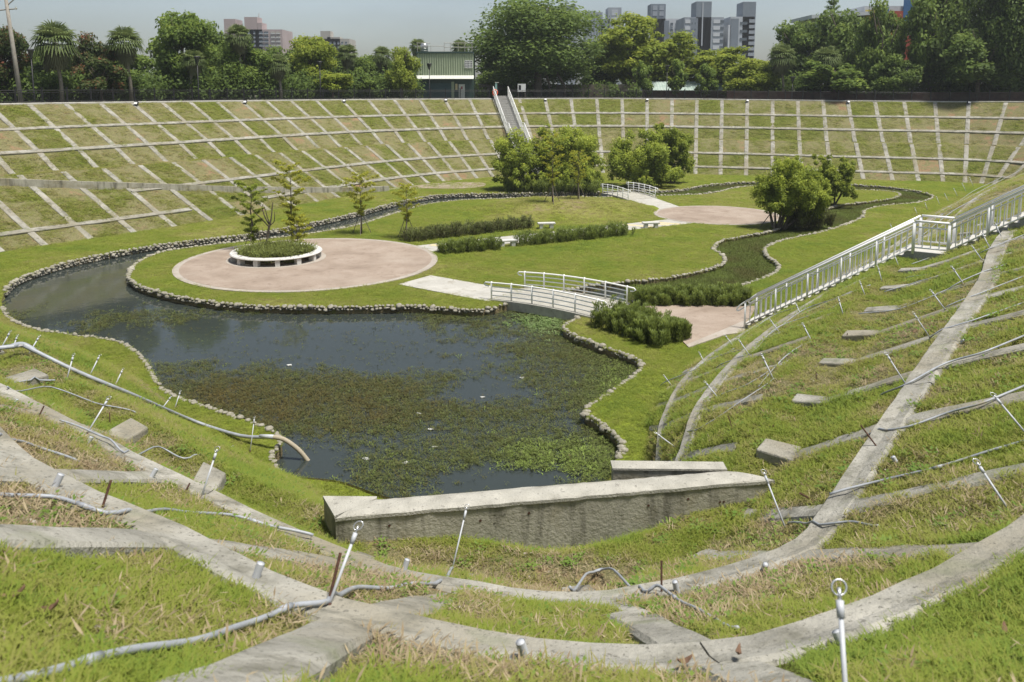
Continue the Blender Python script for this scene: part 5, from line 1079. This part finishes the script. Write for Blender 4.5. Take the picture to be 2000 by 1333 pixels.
def young_tree(lab, x, y, ytop, wpx, seed, lm=L_young, n=4200, leaf=.14, stakes=3, bare=.32, trunk_r=.05, at_z=0., lean=0.):
    b_, _ = hit(x, y); b_ = b_+Vector((0, 0, at_z)); h = at(x, ytop, b_.y).z-b_.z; q = px2m(b_); r = np.random.default_rng(seed); g = empty('young_tree', b_, 0, lab, 'tree', 'young trees inside the basin'); rr_ = random.Random(seed)
    tr = [Vector((lean*h*f+rr_.uniform(-.05, .05)*(f > .1), rr_.uniform(-.05, .05)*(f > .1), h*f)) for f in (0, .2, .4, .6, .8, 1)]; tr[0].z = -.1
    MB().tube(tr, [trunk_r*(1.2-1.1*i/5) for i in range(6)], 7).build('trunk', m_bark, g, True); cl = []; mb = MB()
    for k in range(26 if n else 0):
        f = bare+(1-bare)*(k+.5)/26; a_ = k*2.4; ln = wpx*q*.5*math.sin(math.pi*min(1, .22+.78*(1-f)/(1-bare)))*rr_.uniform(.55, 1.15); p0 = Vector((lean*h*f, 0, h*f)); e = p0+Vector((math.cos(a_)*ln, math.sin(a_)*ln, ln*.35)); mb.tube([p0, p0.lerp(e, .5)+Vector((0, 0, .05)), e], [.014, .01, .004], 4, False)
        for s_ in (.45, .75, 1.): c = p0.lerp(e, s_); cl.append((c.x, c.y, c.z, .14+.16*rr_.random()*wpx*q*.4))
    if n: tag(mb.build('twigs', m_bark, g), kind='stuff'); V, t = leaves_from(cl, n, leaf, r, .5, .2, .35, .6); link(bpy.data.objects.new('crown', quads_mesh('crown', V, 4, lm, t)), g)
    for k in range(stakes):
        a_ = k*2*math.pi/max(1, stakes)+.6; MB().tube([(math.cos(a_)*.75, math.sin(a_)*.75, -.05), (math.cos(a_)*.03, math.sin(a_)*.03, 1.55)], .025, 6).build('stake', m_stake, g)
    return g
young_tree('yellow-green staked sapling on the lawn right of the round plaza', 706, 458, 342, 72, 1)
young_tree('thinner staked sapling at the left end of the far hedge', 795, 466, 362, 58, 2, n=2400)
young_tree('staked sapling on the mound, left of the pair', 1079, 396, 262, 58, 3, n=2400, bare=.25)
young_tree('staked sapling on the mound, right of the pair', 1129, 389, 298, 55, 4, n=1700, bare=.3)
young_tree('leafy olive tree at the left of the ring planter', 494, 489, 362, 70, 5, L_light, 7500, .13, 3, .14, .07)
young_tree('tall yellow-green tree at the right of the ring planter', 572, 486, 322, 72, 6, L_young, 5000, .14, 1, .30, .07)
young_tree('bushy low shrub at the right of the ring planter', 582, 488, 425, 62, 7, L_young, 3600, .12, 0, .05, .04)
# pruned bare tree
b_ = hit(524, 489)[0]; g = empty('bare_tree', b_, 0, 'pruned leafless tree with upturned branches in the ring planter', 'tree'); q = px2m(b_)
BR = [([(0, 0), (-1, 22), (4, 48), (6, 52)], .085, .06), ([(5, 50), (-4, 66), (-9, 82), (-8, 92)], .05, .022), ([(6, 52), (9, 70), (11, 88), (12, 95)], .05, .022), ([(4, 46), (-12, 62), (-26, 74), (-34, 82)], .04, .018), ([(6, 50), (14, 58), (16, 70), (16, 78)], .035, .016), ([(1, 26), (-10, 30), (-19, 36), (-22, 44)], .045, .02), ([(2, 30), (-6, 33), (-12, 36), (-14, 42)], .03, .012), ([(6, 52), (2, 66), (0, 78), (-3, 90)], .04, .016)]
for k, (pp, r0, r1) in enumerate(BR):
    yy = random.uniform(-.5, .5) if k else 0; S_ = smooth_pts([(x*q, yy*i/3, y*q) for i, (x, y) in enumerate(pp)], 5)
    MB().tube(S_, [r0+(r1-r0)*i/(len(S_)-1) for i in range(len(S_))], 7).build('trunk' if k == 0 else 'branch', m_bark, g, True)
# ------------------------------------------------------------------ rim fence
def fence(lab, u0, u1):
    uu = np.linspace(u0, u1, 600); P = surf(uu, np.zeros(600), False); n_, du, dv = nrm_at(uu, np.zeros(600)); o_ = dv.copy(); o_[:, 2] = 0; o_ /= np.linalg.norm(o_, axis=1)[:, None]; P = P-o_*.35
    L_ = np.concatenate([[0], np.cumsum(np.linalg.norm(np.diff(P, axis=0), axis=1))]); pos = lambda l: Vector([np.interp(l, L_, P[:, j]) for j in range(3)])
    g = empty('rim_fence', (0, 0, 0), 0, lab, 'fence'); n = int(L_[-1]/2.05)
    pm = MB().box((0, 0, .63), (.11, .11, 1.26)).box((0, 0, 1.28), (.14, .14, .05)); proto = None
    for k in range(n+1):
        if proto is None: proto = pm.build('post', m_fence, g)
        else: proto_ = link(bpy.data.objects.new('post', proto.data), g)
        (proto if k == 0 else proto_).location = pos(L_[-1]*k/n)+Vector((0, 0, .06))
    for z, r in ((1.12, .03), (.95, .02), (.2, .025)): MB().tube([pos(L_[-1]*k/n)+Vector((0, 0, z)) for k in range(n+1)], r, 6).build('rail', m_fence, g)
    mb = MB(); m = int(L_[-1]/.125)
    for k in range(m):
        p = pos(L_[-1]*k/m); mb.box((p.x, p.y, p.z+.58), (.022, .022, .8))
    tag(mb.build('pickets', m_fence, g), kind='stuff')
fence('dark iron fence along the left and far rim up to the far stairs', 16.17, 23.2); fence('dark iron fence along the far rim right of the far stairs', 8.2, 15.99)
# ------------------------------------------------------------------ green metal building
m_gsh = mat('green_sheet', [(.3, (.26, .31, .20)), (.7, (.33, .385, .26))], .8, .55, 6, 0, None, .4, second=(1.2, (.30, .34, .24), .58, .74))
m_gdk = plain('dark_green_sheet', (.035, .065, .055), .5); m_shut = mat('shutter', [(.4, (.045, .085, .09)), (.6, (.06, .105, .11))], .8, .5)
m_trim = plain('pale_trim', (.55, .56, .50), .6); m_glass = plain('dark_glass', (.03, .035, .04), .15, .5); m_blk = plain('black_paint', (.02, .02, .022), .5)
b_ = rim_at(870, 5.5); Yb = b_.y; A_ = at(815, 180, Yb); B2 = at(925, 180, Yb); zt_ = at(870, 104, Yb).z; z0 = b_.z; wd = B2.x-A_.x; H = zt_-z0; mid = at(870, 154, Yb).z-z0
g = empty('green_building', ((A_.x+B2.x)/2, Yb, z0), 0, 'two-storey green corrugated metal building with a roller shutter', 'building')
MB().box((0, 3.1, H/2+.0), (wd-.1, 6, H)).build('core', m_gdk, g)
n = int(wd/.3); V = []; Fc = []
for k in range(n*4+1):
    x = -wd/2+wd*k/(n*4); y = -.0 if k % 4 in (0, 1) else -.05; V += [(x, y, mid), (x, y, H)]
Fc = [(2*k, 2*k+2, 2*k+3, 2*k+1) for k in range(n*4)]
mobj('corrugated_front', V, Fc, m_gsh, g)
MB().box((0, -.04, H+.06), (wd+.15, .2, .24)).build('roof_edge', m_gdk, g)
mb = MB(); mb.add([(-wd/2-.05, -.06, mid+.42), (wd/2+.05, -.06, mid+.42), (wd/2+.05, -.75, mid-.02), (-wd/2-.05, -.75, mid-.02), (-wd/2-.05, -.06, mid+.38), (wd/2+.05, -.06, mid+.38), (wd/2+.05, -.75, mid-.06), (-wd/2-.05, -.75, mid-.06)], [(0, 3, 2, 1), (4, 5, 6, 7), (2, 3, 7, 6)]); mb.build('awning', m_trim, g)
xs = lambda px: at(px, 180, Yb).x-(A_.x+B2.x)/2
zz = lambda py: at(870, py, Yb).z-z0
MB().box(((xs(824)+xs(882))/2, .04, zz(163)/2), (xs(882)-xs(824), .06, zz(163))).build('roller_shutter', m_shut, g)
for k in range(12): MB().box(((xs(824)+xs(882))/2, .0, .12+zz(165)*k/12), (xs(882)-xs(824)-.05, .03, .05)).build('shutter_slat', m_shut, g)
for px in (819, 884.5): MB().box((xs(px), .0, zz(160)/2), (.35, .12, zz(160))).build('pier', m_gsh, g)
o = MB().box(((xs(896)+xs(908))/2, .03, zz(165)/2), (xs(908)-xs(896), .05, zz(165))).build('door', m_trim, g)
m_red = plain('sign_red', (.30, .05, .06), .5)
MB().box((xs(902), -.005, zz(172)), (.2, .012, .36)).build('door_notice', m_red, o)
MB().box((xs(891.5), .0, zz(170)), (.3, .05, .8)).build('notice_board', m_yellow, g)
w0, w1, t0_, t1_ = xs(908.5), xs(923), zz(119), zz(133)
wn = MB().box(((w0+w1)/2, -.02, (t0_+t1_)/2), (w1-w0, .06, t0_-t1_)).build('window', m_glass, g)
for k in range(6): MB().box((w0+(w1-w0)*k/5, -.075, (t0_+t1_)/2), (.06, .04, t0_-t1_+.06)).build('grille_bar', m_white, wn)
for k in range(5): MB().box(((w0+w1)/2, -.085, t1_+(t0_-t1_)*k/4), (w1-w0+.06, .04, .06)).build('grille_bar', m_white, wn)
m_rr = plain('roof_rail', (.42, .40, .36), .5)
for px in (816, 842, 868, 880, 895, 908, 922): MB().tube([(xs(px), .5, H), (xs(px), .5, H+(1.35 if px > 860 or px < 820 else .95))], .035, 6).build('roof_rail_post', m_rr, g)
for za, p0, p1 in ((1.3, 868, 924), (.75, 868, 924), (.9, 816, 868), (1.3, 814, 842)): MB().tube([(xs(p0), .5, H+za), (xs(p1), .5, H+za)], .035, 6).build('roof_rail', m_rr, g)
m_ss = plain('stainless', (.55, .55, .53), .3, .5, .8)
t = empty('water_tank', (g.location.x+xs(828), Yb+1.2, z0+H), 0, 'stainless water tank on the roof of the green building', 'water tank')
MB().tube([(0, 0, .15), (0, 0, 1.15), (0, 0, 1.3), (0, 0, 1.36)], [.48, .48, .3, .08], 16).build('drum', m_ss, t, True)
for k in range(3): MB().tube([(0, 0, .3+.3*k), (0, 0, .34+.3*k)], .5, 16).build('band', m_ss, t, True)
for a_ in (0, 2.1, 4.2): MB().box((.35*math.cos(a_), .35*math.sin(a_), .08), (.06, .06, .22)).build('leg', m_ss, t)
# ------------------------------------------------------------------ rim furniture
def lamp(x, ytop, off, lab):
    b_ = rim_at(x, off); h = at(x, ytop, b_.y).z-b_.z; g = empty('street_lamp', b_, 0, lab, 'lamp post', 'lamp posts along the far rim')
    MB().tube([(0, 0, 0), (0, 0, .4), (0, 0, h-.7)], [.09, .055, .045], 10).build('pole', m_blk, g, True)
    MB().tube([(0, 0, h-.75), (0, 0, h-.1)], [.09, .27], 8).build('lantern', m_glass, g); MB().tube([(0, 0, h-.1), (0, 0, h)], [.33, .28], 8).build('cap', m_blk, g)
    for a_ in range(4): MB().tube([(.06*math.cos(a_*1.57), .06*math.sin(a_*1.57), h-.8), (.29*math.cos(a_*1.57), .29*math.sin(a_*1.57), h-.08)], .018, 5).build('bracket', m_blk, g)
for x, y, off, lab in ((66, 96, 1.5, 'dark lamp post beside the leftmost palm'), (388, 110, 1.5, 'dark lamp post beside the shaded palm'), (626, 120, 1.5, 'dark lamp post before the light green shrub'), (839, 124, 2.5, 'dark lamp post in front of the green building'), (1302, 128, 1.5, 'dark lamp post before the pale low roof'), (1547, 150, 1.5, 'dark lamp post under the right palms')): lamp(x, y, off, lab)
m_pole = mat('pole_concrete', [(.3, (.22, .20, .17)), (.7, (.32, .30, .26))], 3., .9, 6)
b_ = rim_at(40, 1.4); tp = at(8, -25, b_.y+1); g = empty('utility_pole', b_, 0, 'leaning concrete utility pole at the left edge', 'utility pole'); v = tp-b_
MB().tube([(0, 0, -.1), v*.5, v], [.2, .17, .13], 10).build('pole', m_pole, g, True)
MB().tube([v*.80+Vector((-.9, 0, 0)), v*.80+Vector((.8, 0, .15))], .05, 6).build('crossarm', m_pole, g); MB().tube([v*.84, v*.93+Vector((1.1, 0, 0)), v*.96+Vector((1.4, 0, .1))], .045, 6).build('lamp_arm', m_pole, g); MB().box(v*.965+Vector((1.6, 0, .1)), (.7, .35, .2)).build('lamp_head', m_blk, g)
for dx in (-.8, 0, .7): MB().tube([v*.80+Vector((dx, 0, .05)), v*.80+Vector((dx, 0, .3))], .06, 6).build('insulator', m_trim, g)
# notice board, green post, life ring at the far stair head
b_ = rim_at(1019, 1.4); g = empty('notice_board', b_, 0, 'white notice board on two legs right of the far stair head', 'sign')
for dx in (-.45, .45): MB().box((dx, 0, .95), (.08, .08, 1.9)).build('leg', m_stake, g)
MB().box((0, -.03, 1.45), (1.05, .05, 1.05)).build('panel', m_white, g); MB().box((-.25, -.06, 1.5), (.32, .012, .6)).build('printed_sheet', m_blk, g)
m_gp = plain('green_paint', (.25, .42, .38), .5); b_ = rim_at(969, .9); g = empty('green_post', b_, 0, 'pale green post at the head of the far stairs', 'post'); MB().box((0, 0, 1.05), (.26, .2, 2.1)).build('shaft', m_gp, g); MB().box((.1, -.02, 2.14), (.5, .24, .08)).build('cap', m_trim, g)
m_or = plain('orange_plastic', (.75, .12, .05), .45); b_ = rim_at(967, .1); g = empty('life_ring', b_+Vector((0, -.35, .85)), 0, 'orange life ring hanging on the fence by the far stairs', 'life ring')
MB().tube([Vector((math.cos(t)*.3, .02*math.sin(t), math.sin(t)*.36)) for t in [2*math.pi*i/24 for i in range(25)]], .075, 8, False).build('ring', m_or, g, True)
for t in (0.8, 2.4, 3.9, 5.5): MB().tube([Vector((math.cos(t+e)*.3, 0, math.sin(t+e)*.36)) for e in (-.12, .12)], .08, 8).build('band', m_white, g, True)
# floodlights on the bank tops
for k, u in enumerate([q for q in RU if 10 < q < 21][::4]):
    p = surf([u], [.18], False)[0]; pxx = project(np.array([p]))[0][0]
    if not (0 < pxx < 2000): continue
    g = empty('flood_light', p, 0, 'small flood light on the beam below the rim fence', 'flood light', 'flood lights along the far and left rim'); MB().box((0, 0, .3), (.34, .22, .26), Matrix.Rotation(-.5, 3, 'X')).build('housing', m_blk, g); MB().box((0, -.14, .3), (.28, .02, .2), Matrix.Rotation(-.5, 3, 'X')).build('lens', m_white, g); MB().tube([(0, 0, -.1), (0, 0, .25)], .03, 6).build('stem', m_blk, g)
# brick wall and low pale roof behind the far right fence
m_brick = mat('far_brick', [(.35, (.06, .035, .028)), (.65, (.10, .055, .043))], 2., .9, 6, second=(.5, (.10, .085, .06), .5, .7))
P_ = [rim_at(x, 2.6) for x in range(1420, 2081, 60)]; mb = MB()
for a_, c_ in zip(P_[:-1], P_[1:]): mb.add([a_, c_, c_+Vector((0, .25, 0)), a_+Vector((0, .25, 0))]+[p+Vector((0, 0, 1.15)) for p in (a_, c_, c_+Vector((0, .25, 0)), a_+Vector((0, .25, 0)))], [(0, 1, 5, 4), (4, 5, 6, 7), (2, 3, 7, 6)])
o = mb.build('brick_wall', m_brick); tag(o, 'low dark brick wall behind the fence at the far right', 'wall')
P_ = [rim_at(x, 8.5) for x in range(930, 1251, 40)]; mb = MB(); m_stw = mat('old_stone_wall', [(.35, (.10, .085, .065)), (.65, (.18, .155, .12))], 1.5, .9)
for a_, c_ in zip(P_[:-1], P_[1:]): mb.add([a_, c_, c_+Vector((0, .3, 0)), a_+Vector((0, .3, 0))]+[p+Vector((0, 0, 1.9)) for p in (a_, c_, c_+Vector((0, .3, 0)), a_+Vector((0, .3, 0)))], [(0, 1, 5, 4), (4, 5, 6, 7), (2, 3, 7, 6)])
o = mb.build('old_wall', m_stw); tag(o, 'old brown wall behind the fence under the banyan', 'wall')
m_rf = mat('pale_roof', [(.35, (.28, .36, .32)), (.65, (.38, .45, .41))], 1.5, .6)
b_ = rim_at(1345, 10); xa, xb = at(1262, 180, b_.y).x, at(1425, 180, b_.y).x; ze, zr = at(1300, 177, b_.y).z, at(1300, 160, b_.y+2).z; g = empty('low_shed', ((xa+xb)/2, b_.y, b_.z), 0, 'long low shed with a pale green corrugated roof', 'shed'); hw = (xb-xa)/2
MB().box((0, 2.2, (ze-b_.z)/2), (2*hw-.4, 3.8, ze-b_.z)).build('wall', m_brick, g)
n = 60; V = []
for k in range(n+1): x = -hw+2*hw*k/n; e = .04*(k % 2); V += [(x, -.2, ze-b_.z+e), (x, 2.2, zr-b_.z+e), (x, 4.6, ze-b_.z+e)]
mobj('roof', V, [(3*k+j, 3*k+3+j, 3*k+4+j, 3*k+1+j) for k in range(n) for j in (0, 1)], m_rf, g)
# ------------------------------------------------------------------ far buildings
def tone(nm, c, v=.08): return plain(nm, c, .7, .3, 0, v, .2)
m_pink = tone('pink_tile', (.40, .33, .32)); m_cream = tone('cream_tile', (.40, .38, .34)); m_g1 = tone('hazed_grey_tower', (.20, .23, .265)); m_g2 = tone('pale_tower', (.46, .49, .52)); m_g3 = tone('hazed_mid_grey_tower', (.32, .35, .385)); m_win = plain('hazed_far_window', (.10, .12, .14), .25, .5, 0, .3, .05); m_wh = tone('white_tower', (.56, .58, .60))  # tower greys and window tone lightened, distance haze put into the colour
def block(g, px0, px1, py0, Y, dp, m, name='wall', py1=200, dy=0.):
    a_, c_ = at(px0, py0, Y), at(px1, py0, Y); z0 = -1; mb = MB().box((((a_.x+c_.x)/2-g.location.x), dp/2+dy, (a_.z+z0)/2), (c_.x-a_.x, dp, a_.z-z0)); return mb.build(name, m, g)
def wins(g, px0, px1, py0, py1, nx, ny, Y, m=None, fx=.6, fy=.5, dy=-.12, sill=True):
    a_, c_ = at(px0, py0, Y), at(px1, py1, Y); w_ = (c_.x-a_.x)/nx; h = (a_.z-c_.z)/ny; me = None
    for i in range(nx):
        for j in range(ny):
            if me is None:
                o = MB().box((0, .14, 0), (w_*fx, .3, h*fy)).build('window', m or m_win, g); me = o.data
                if sill: sm = MB().box((0, -.05, -h*fy/2-.1), (w_*fx*1.15, .25, .2)).build('sill', m_g2, o).data
            else:
                o = link(bpy.data.objects.new('window', me), g)
                if sill: link(bpy.data.objects.new('sill', sm), o)
            o.location = (a_.x+w_*(i+.5)-g.location.x, dy, c_.z+h*(j+.5))
def bld(lab, px, Y): return empty('apartment_building', (at(px, 180, Y).x, Y, 0), 0, lab, 'building')
Y = 300; g = bld('pink tiled apartment block with stepped top above the left trees', 500, Y)
block(g, 478, 551, 58, Y, 14, m_pink); block(g, 448, 470, 40, Y+6, 8, m_pink, 'stair_tower'); block(g, 482, 507, 35, Y+3, 6, m_pink, 'roof_house'); block(g, 507, 516, 46, Y+3, 6, m_pink, 'roof_house'); wins(g, 505, 526, 60, 92, 2, 4, Y, fx=.8); wins(g, 528, 549, 60, 92, 2, 4, Y, m_cream, .8); wins(g, 481, 503, 60, 92, 2, 4, Y, fx=.3)
MB().tube([(at(496, 35, Y).x-g.location.x, 6, at(496, 36, Y).z), (at(496, 35, Y).x-g.location.x, 6, at(496, 24, Y).z)], .12, 5).build('antenna', m_rr, g)
Y = 340; g = bld('low cream mansion block with a roof lantern behind the left trees', 634, Y)
block(g, 590, 682, 76, Y, 14, m_cream); block(g, 586, 615, 72, Y-.4, 15, m_cream, 'cornice_wing'); block(g, 629, 648, 62, Y+3, 6, m_cream, 'roof_lantern'); block(g, 640, 665, 73, Y+1, 6, m_cream, 'roof_house'); wins(g, 612, 680, 80, 96, 9, 2, Y, fx=.5)
Y = 420; g = bld('grey slab top just left behind the banyan crown', 1108, Y); block(g, 1092, 1126, 10, Y, 12, m_g3); wins(g, 1094, 1124, 12, 60, 4, 1, Y, m_g1, .5, .95, sill=False)
g = bld('grey striped block right behind the banyan crown', 1160, Y); block(g, 1145, 1177, 24, Y, 12, m_g3); wins(g, 1146, 1176, 26, 70, 5, 1, Y, m_g1, .4, .95, sill=False)
g = bld('paler grey slab right of the striped block', 1202, Y); block(g, 1188, 1214, 15, Y, 12, m_g3); wins(g, 1193, 1208, 18, 60, 1, 3, Y, m_g2, .8, .8, sill=False); block(g, 1170, 1190, 38, Y+2, 8, m_g1, 'link_block')
Y = 330; g = bld('white apartment block with recessed balconies left of the twin towers', 1298, Y); block(g, 1260, 1337, 37, Y, 16, m_wh); block(g, 1268, 1297, 10, Y+4, 8, m_g1, 'lift_tower'); wins(g, 1297, 1306, 40, 100, 1, 1, Y, m_g1, .9, .98, sill=False); wins(g, 1307, 1336, 42, 102, 3, 5, Y, fx=.5); wins(g, 1270, 1295, 12, 34, 2, 2, Y+3.6, m_g3, .7, .8, sill=False)
Y = 310; g = bld('taller left one of the twin grey towers with a dark lift core', 1376, Y); block(g, 1337, 1414, 34, Y, 16, m_g3); block(g, 1361, 1391, 3, Y-.5, 9, m_g1, 'lift_core'); wins(g, 1338, 1347, 36, 112, 1, 6, Y, m_wh, .9, .55, sill=False); wins(g, 1393, 1405, 36, 112, 1, 6, Y, m_wh, .9, .55, sill=False); wins(g, 1347, 1361, 36, 112, 1, 1, Y, m_g1, 1., 1., -.1, False); wins(g, 1349, 1359, 40, 112, 2, 6, Y-.15, fx=.3, fy=.3, sill=False); wins(g, 1371, 1374, 5, 90, 1, 1, Y-.6, m_g2, .4, 1., sill=False); wins(g, 1405, 1413, 36, 112, 1, 6, Y, m_win, .7, .4, sill=False)
g = bld('right one of the twin grey towers with pale balcony stripes', 1450, Y); block(g, 1427, 1474, 33, Y, 16, m_g2); block(g, 1449, 1474, 5, Y+2, 9, m_g1, 'lift_core'); wins(g, 1427, 1441, 36, 115, 1, 1, Y, m_g1, .9, .98, -.1, False); wins(g, 1444, 1459, 38, 116, 1, 5, Y, m_win, .75, .35, sill=False); wins(g, 1462, 1474, 36, 112, 1, 7, Y, m_g3, .8, .6, sill=False); block(g, 1458, 1476, 112, Y-10, 6, m_wh, 'annex'); block(g, 1412, 1428, 52, Y+8, 8, m_wh, 'link_wing')
# painted school building at the right
b_ = rim_at(1760, 17); Y = b_.y; g = empty('painted_building', (at(1745, 180, Y).x, Y, b_.z), 0, 'building with a colourful mural and white eaves behind the right trees', 'building'); m_mw = tone('mural_white', (.55, .57, .60)); gx = g.location.x; gz = b_.z
def mpan(x0, x1, y0, y1, m, dy=-.08, name='mural_panel'):
    a_, c_ = at(x0, y0, Y), at(x1, y1, Y); MB().box(((a_.x+c_.x)/2-gx, dy, (a_.z+c_.z)/2-gz), (c_.x-a_.x, .08, a_.z-c_.z)).build(name, m, g)
a_, c_ = at(1690, 12, Y), at(1990, 12, Y); MB().box(((a_.x+c_.x)/2-gx, 5, (a_.z-gz)/2), (c_.x-a_.x, 9.8, a_.z-gz)).build('wall', m_mw, g)
cols = [plain('mural_yellow', (.45, .36, .08), .6), plain('mural_red', (.38, .09, .06), .6), plain('mural_blue', (.06, .15, .32), .6), plain('mural_pale_blue', (.30, .42, .55), .6), plain('mural_orange', (.60, .25, .06), .6)]
for x0, x1, y0, y1, k in ((1690, 1712, 20, 100, 0), (1712, 1735, 46, 66, 1), (1735, 1765, 22, 46, 1), (1765, 1782, 0, 44, 2), (1712, 1735, 14, 30, 2), (1782, 1800, 30, 70, 3), (1712, 1730, 70, 112, 3), (1768, 1778, 70, 125, 1), (1800, 1830, 90, 110, 2), (1740, 1762, 60, 80, 4), (1757, 1768, 176, 190, 1), (1800, 1840, 60, 85, 0)): mpan(x0, x1, y0, y1, cols[k], -.06-.01*k)
a_, c_ = at(1583, 30, Y), at(1700, 22, Y); mb = MB().box(((a_.x+c_.x)/2-gx, 4, a_.z-gz), (c_.x-a_.x, 9, .5), Matrix.Rotation(-.06, 3, 'Y')); mb.build('eaves', m_wh, g); MB().box(((a_.x+c_.x)/2-gx+.6, 4.5, (a_.z-gz)/2-.3), (c_.x-a_.x-1.2, 7.6, a_.z-gz-.3)).build('wing', m_g2, g)
# ------------------------------------------------------------------ dead leaves in the foreground
m_dl = mat('dead_leaf', [(.3, (.10, .06, .04)), (.7, (.20, .12, .075))], 14., .8)
for k, (x, y, lab) in enumerate(((1335, 1306, 'curled brown dead leaf at the bottom right of centre'), (95, 1208, 'brown dead leaf on the left foreground lawn'), (20, 1185, 'pale dead leaf at the left frame edge'), (1965, 1250, 'dead leaf on the beam at the lower right corner'), (1440, 1290, 'small dead leaf among the pebbles at the bottom'))):
    p, n_ = hit(x, y); V = []; r_ = random.Random(k); L_ = .05
    for i in range(7):
        t = i/6; w2 = .018*math.sin(math.pi*min(.97, t*.92+.06)); z = .012+.03*(t-.5)**2*4*r_.uniform(.7, 1.2); V += [(L_*(t-.5)*2, -w2, z+.014), (L_*(t-.5)*2, 0, z), (L_*(t-.5)*2, w2, z+.012)]
    o = mobj('dead_leaf', V, [(3*i+j, 3*i+3+j, 3*i+4+j, 3*i+1+j) for i in range(6) for j in (0, 1)], m_dl, smooth=True); sm_ = o.modifiers.new('thickness', 'SOLIDIFY'); sm_.thickness = .002
    o.location = p+n_*.03; o.rotation_euler = (r_.uniform(-.4, .4), r_.uniform(-.4, .4), r_.uniform(0, 6)); tag(o, lab, 'leaf')
# ------------------------------------------------------------------ labels of look-alikes: counted from the left of the picture
ORD = ['first', 'second', 'third', 'fourth', 'fifth', 'sixth', 'seventh', 'eighth', 'ninth', 'tenth', 'eleventh', 'twelfth', 'thirteenth', 'fourteenth', 'fifteenth', 'sixteenth', 'seventeenth', 'eighteenth', 'nineteenth', 'twentieth']
bpy.context.view_layer.update()
def count_off(start, new):
    L_ = [o for o in C.objects if o.parent is None and str(o.get('label', '')).startswith(start)]
    L_.sort(key=lambda o: project(np.array([o.matrix_world.translation]))[0][0])
    for k, o in enumerate(L_): o['label'] = new % ORD[k]
count_off('thin sprinkler riser among', 'thin sprinkler riser on the right bank below the stairs, %s from the left')
count_off('thin grey irrigation pipe running', 'thin irrigation pipe on the right bank below the stairs, %s from the left')
count_off('thin sprinkler riser in the row', 'thin sprinkler riser beside the pump pipe, %s from the left')
count_off('distant sprinkler riser', 'distant sprinkler riser beyond the stairs, %s from the left')
count_off('far irrigation pipe', 'far irrigation pipe on the bank behind the stairs, %s from the left')
count_off('small flood light', 'small flood light on a beam below the rim fence, %s from the left')
count_off('scrap of pale litter', 'scrap of pale litter floating on the pond, %s from the left')
# ------------------------------------------------------------------ haze: even, pale air round the whole place
hz = MB().box((cen[0], cen[1], 18.5), (1200, 1200, 58)).build('haze', None); tag(hz, 'thin pale summer haze', 'haze', kind='stuff')
m_hz = bpy.data.materials.new('haze'); m_hz.use_nodes = True; N = m_hz.node_tree.nodes; N.clear()
pv = N.new('ShaderNodeVolumePrincipled'); pv.inputs['Color'].default_value = (.86, .92, .96, 1); pv.inputs['Density'].default_value = .0003; pv.inputs['Anisotropy'].default_value = .2
ou = N.new('ShaderNodeOutputMaterial'); m_hz.node_tree.links.new(pv.outputs[0], ou.inputs['Volume']); hz.data.materials.append(m_hz)
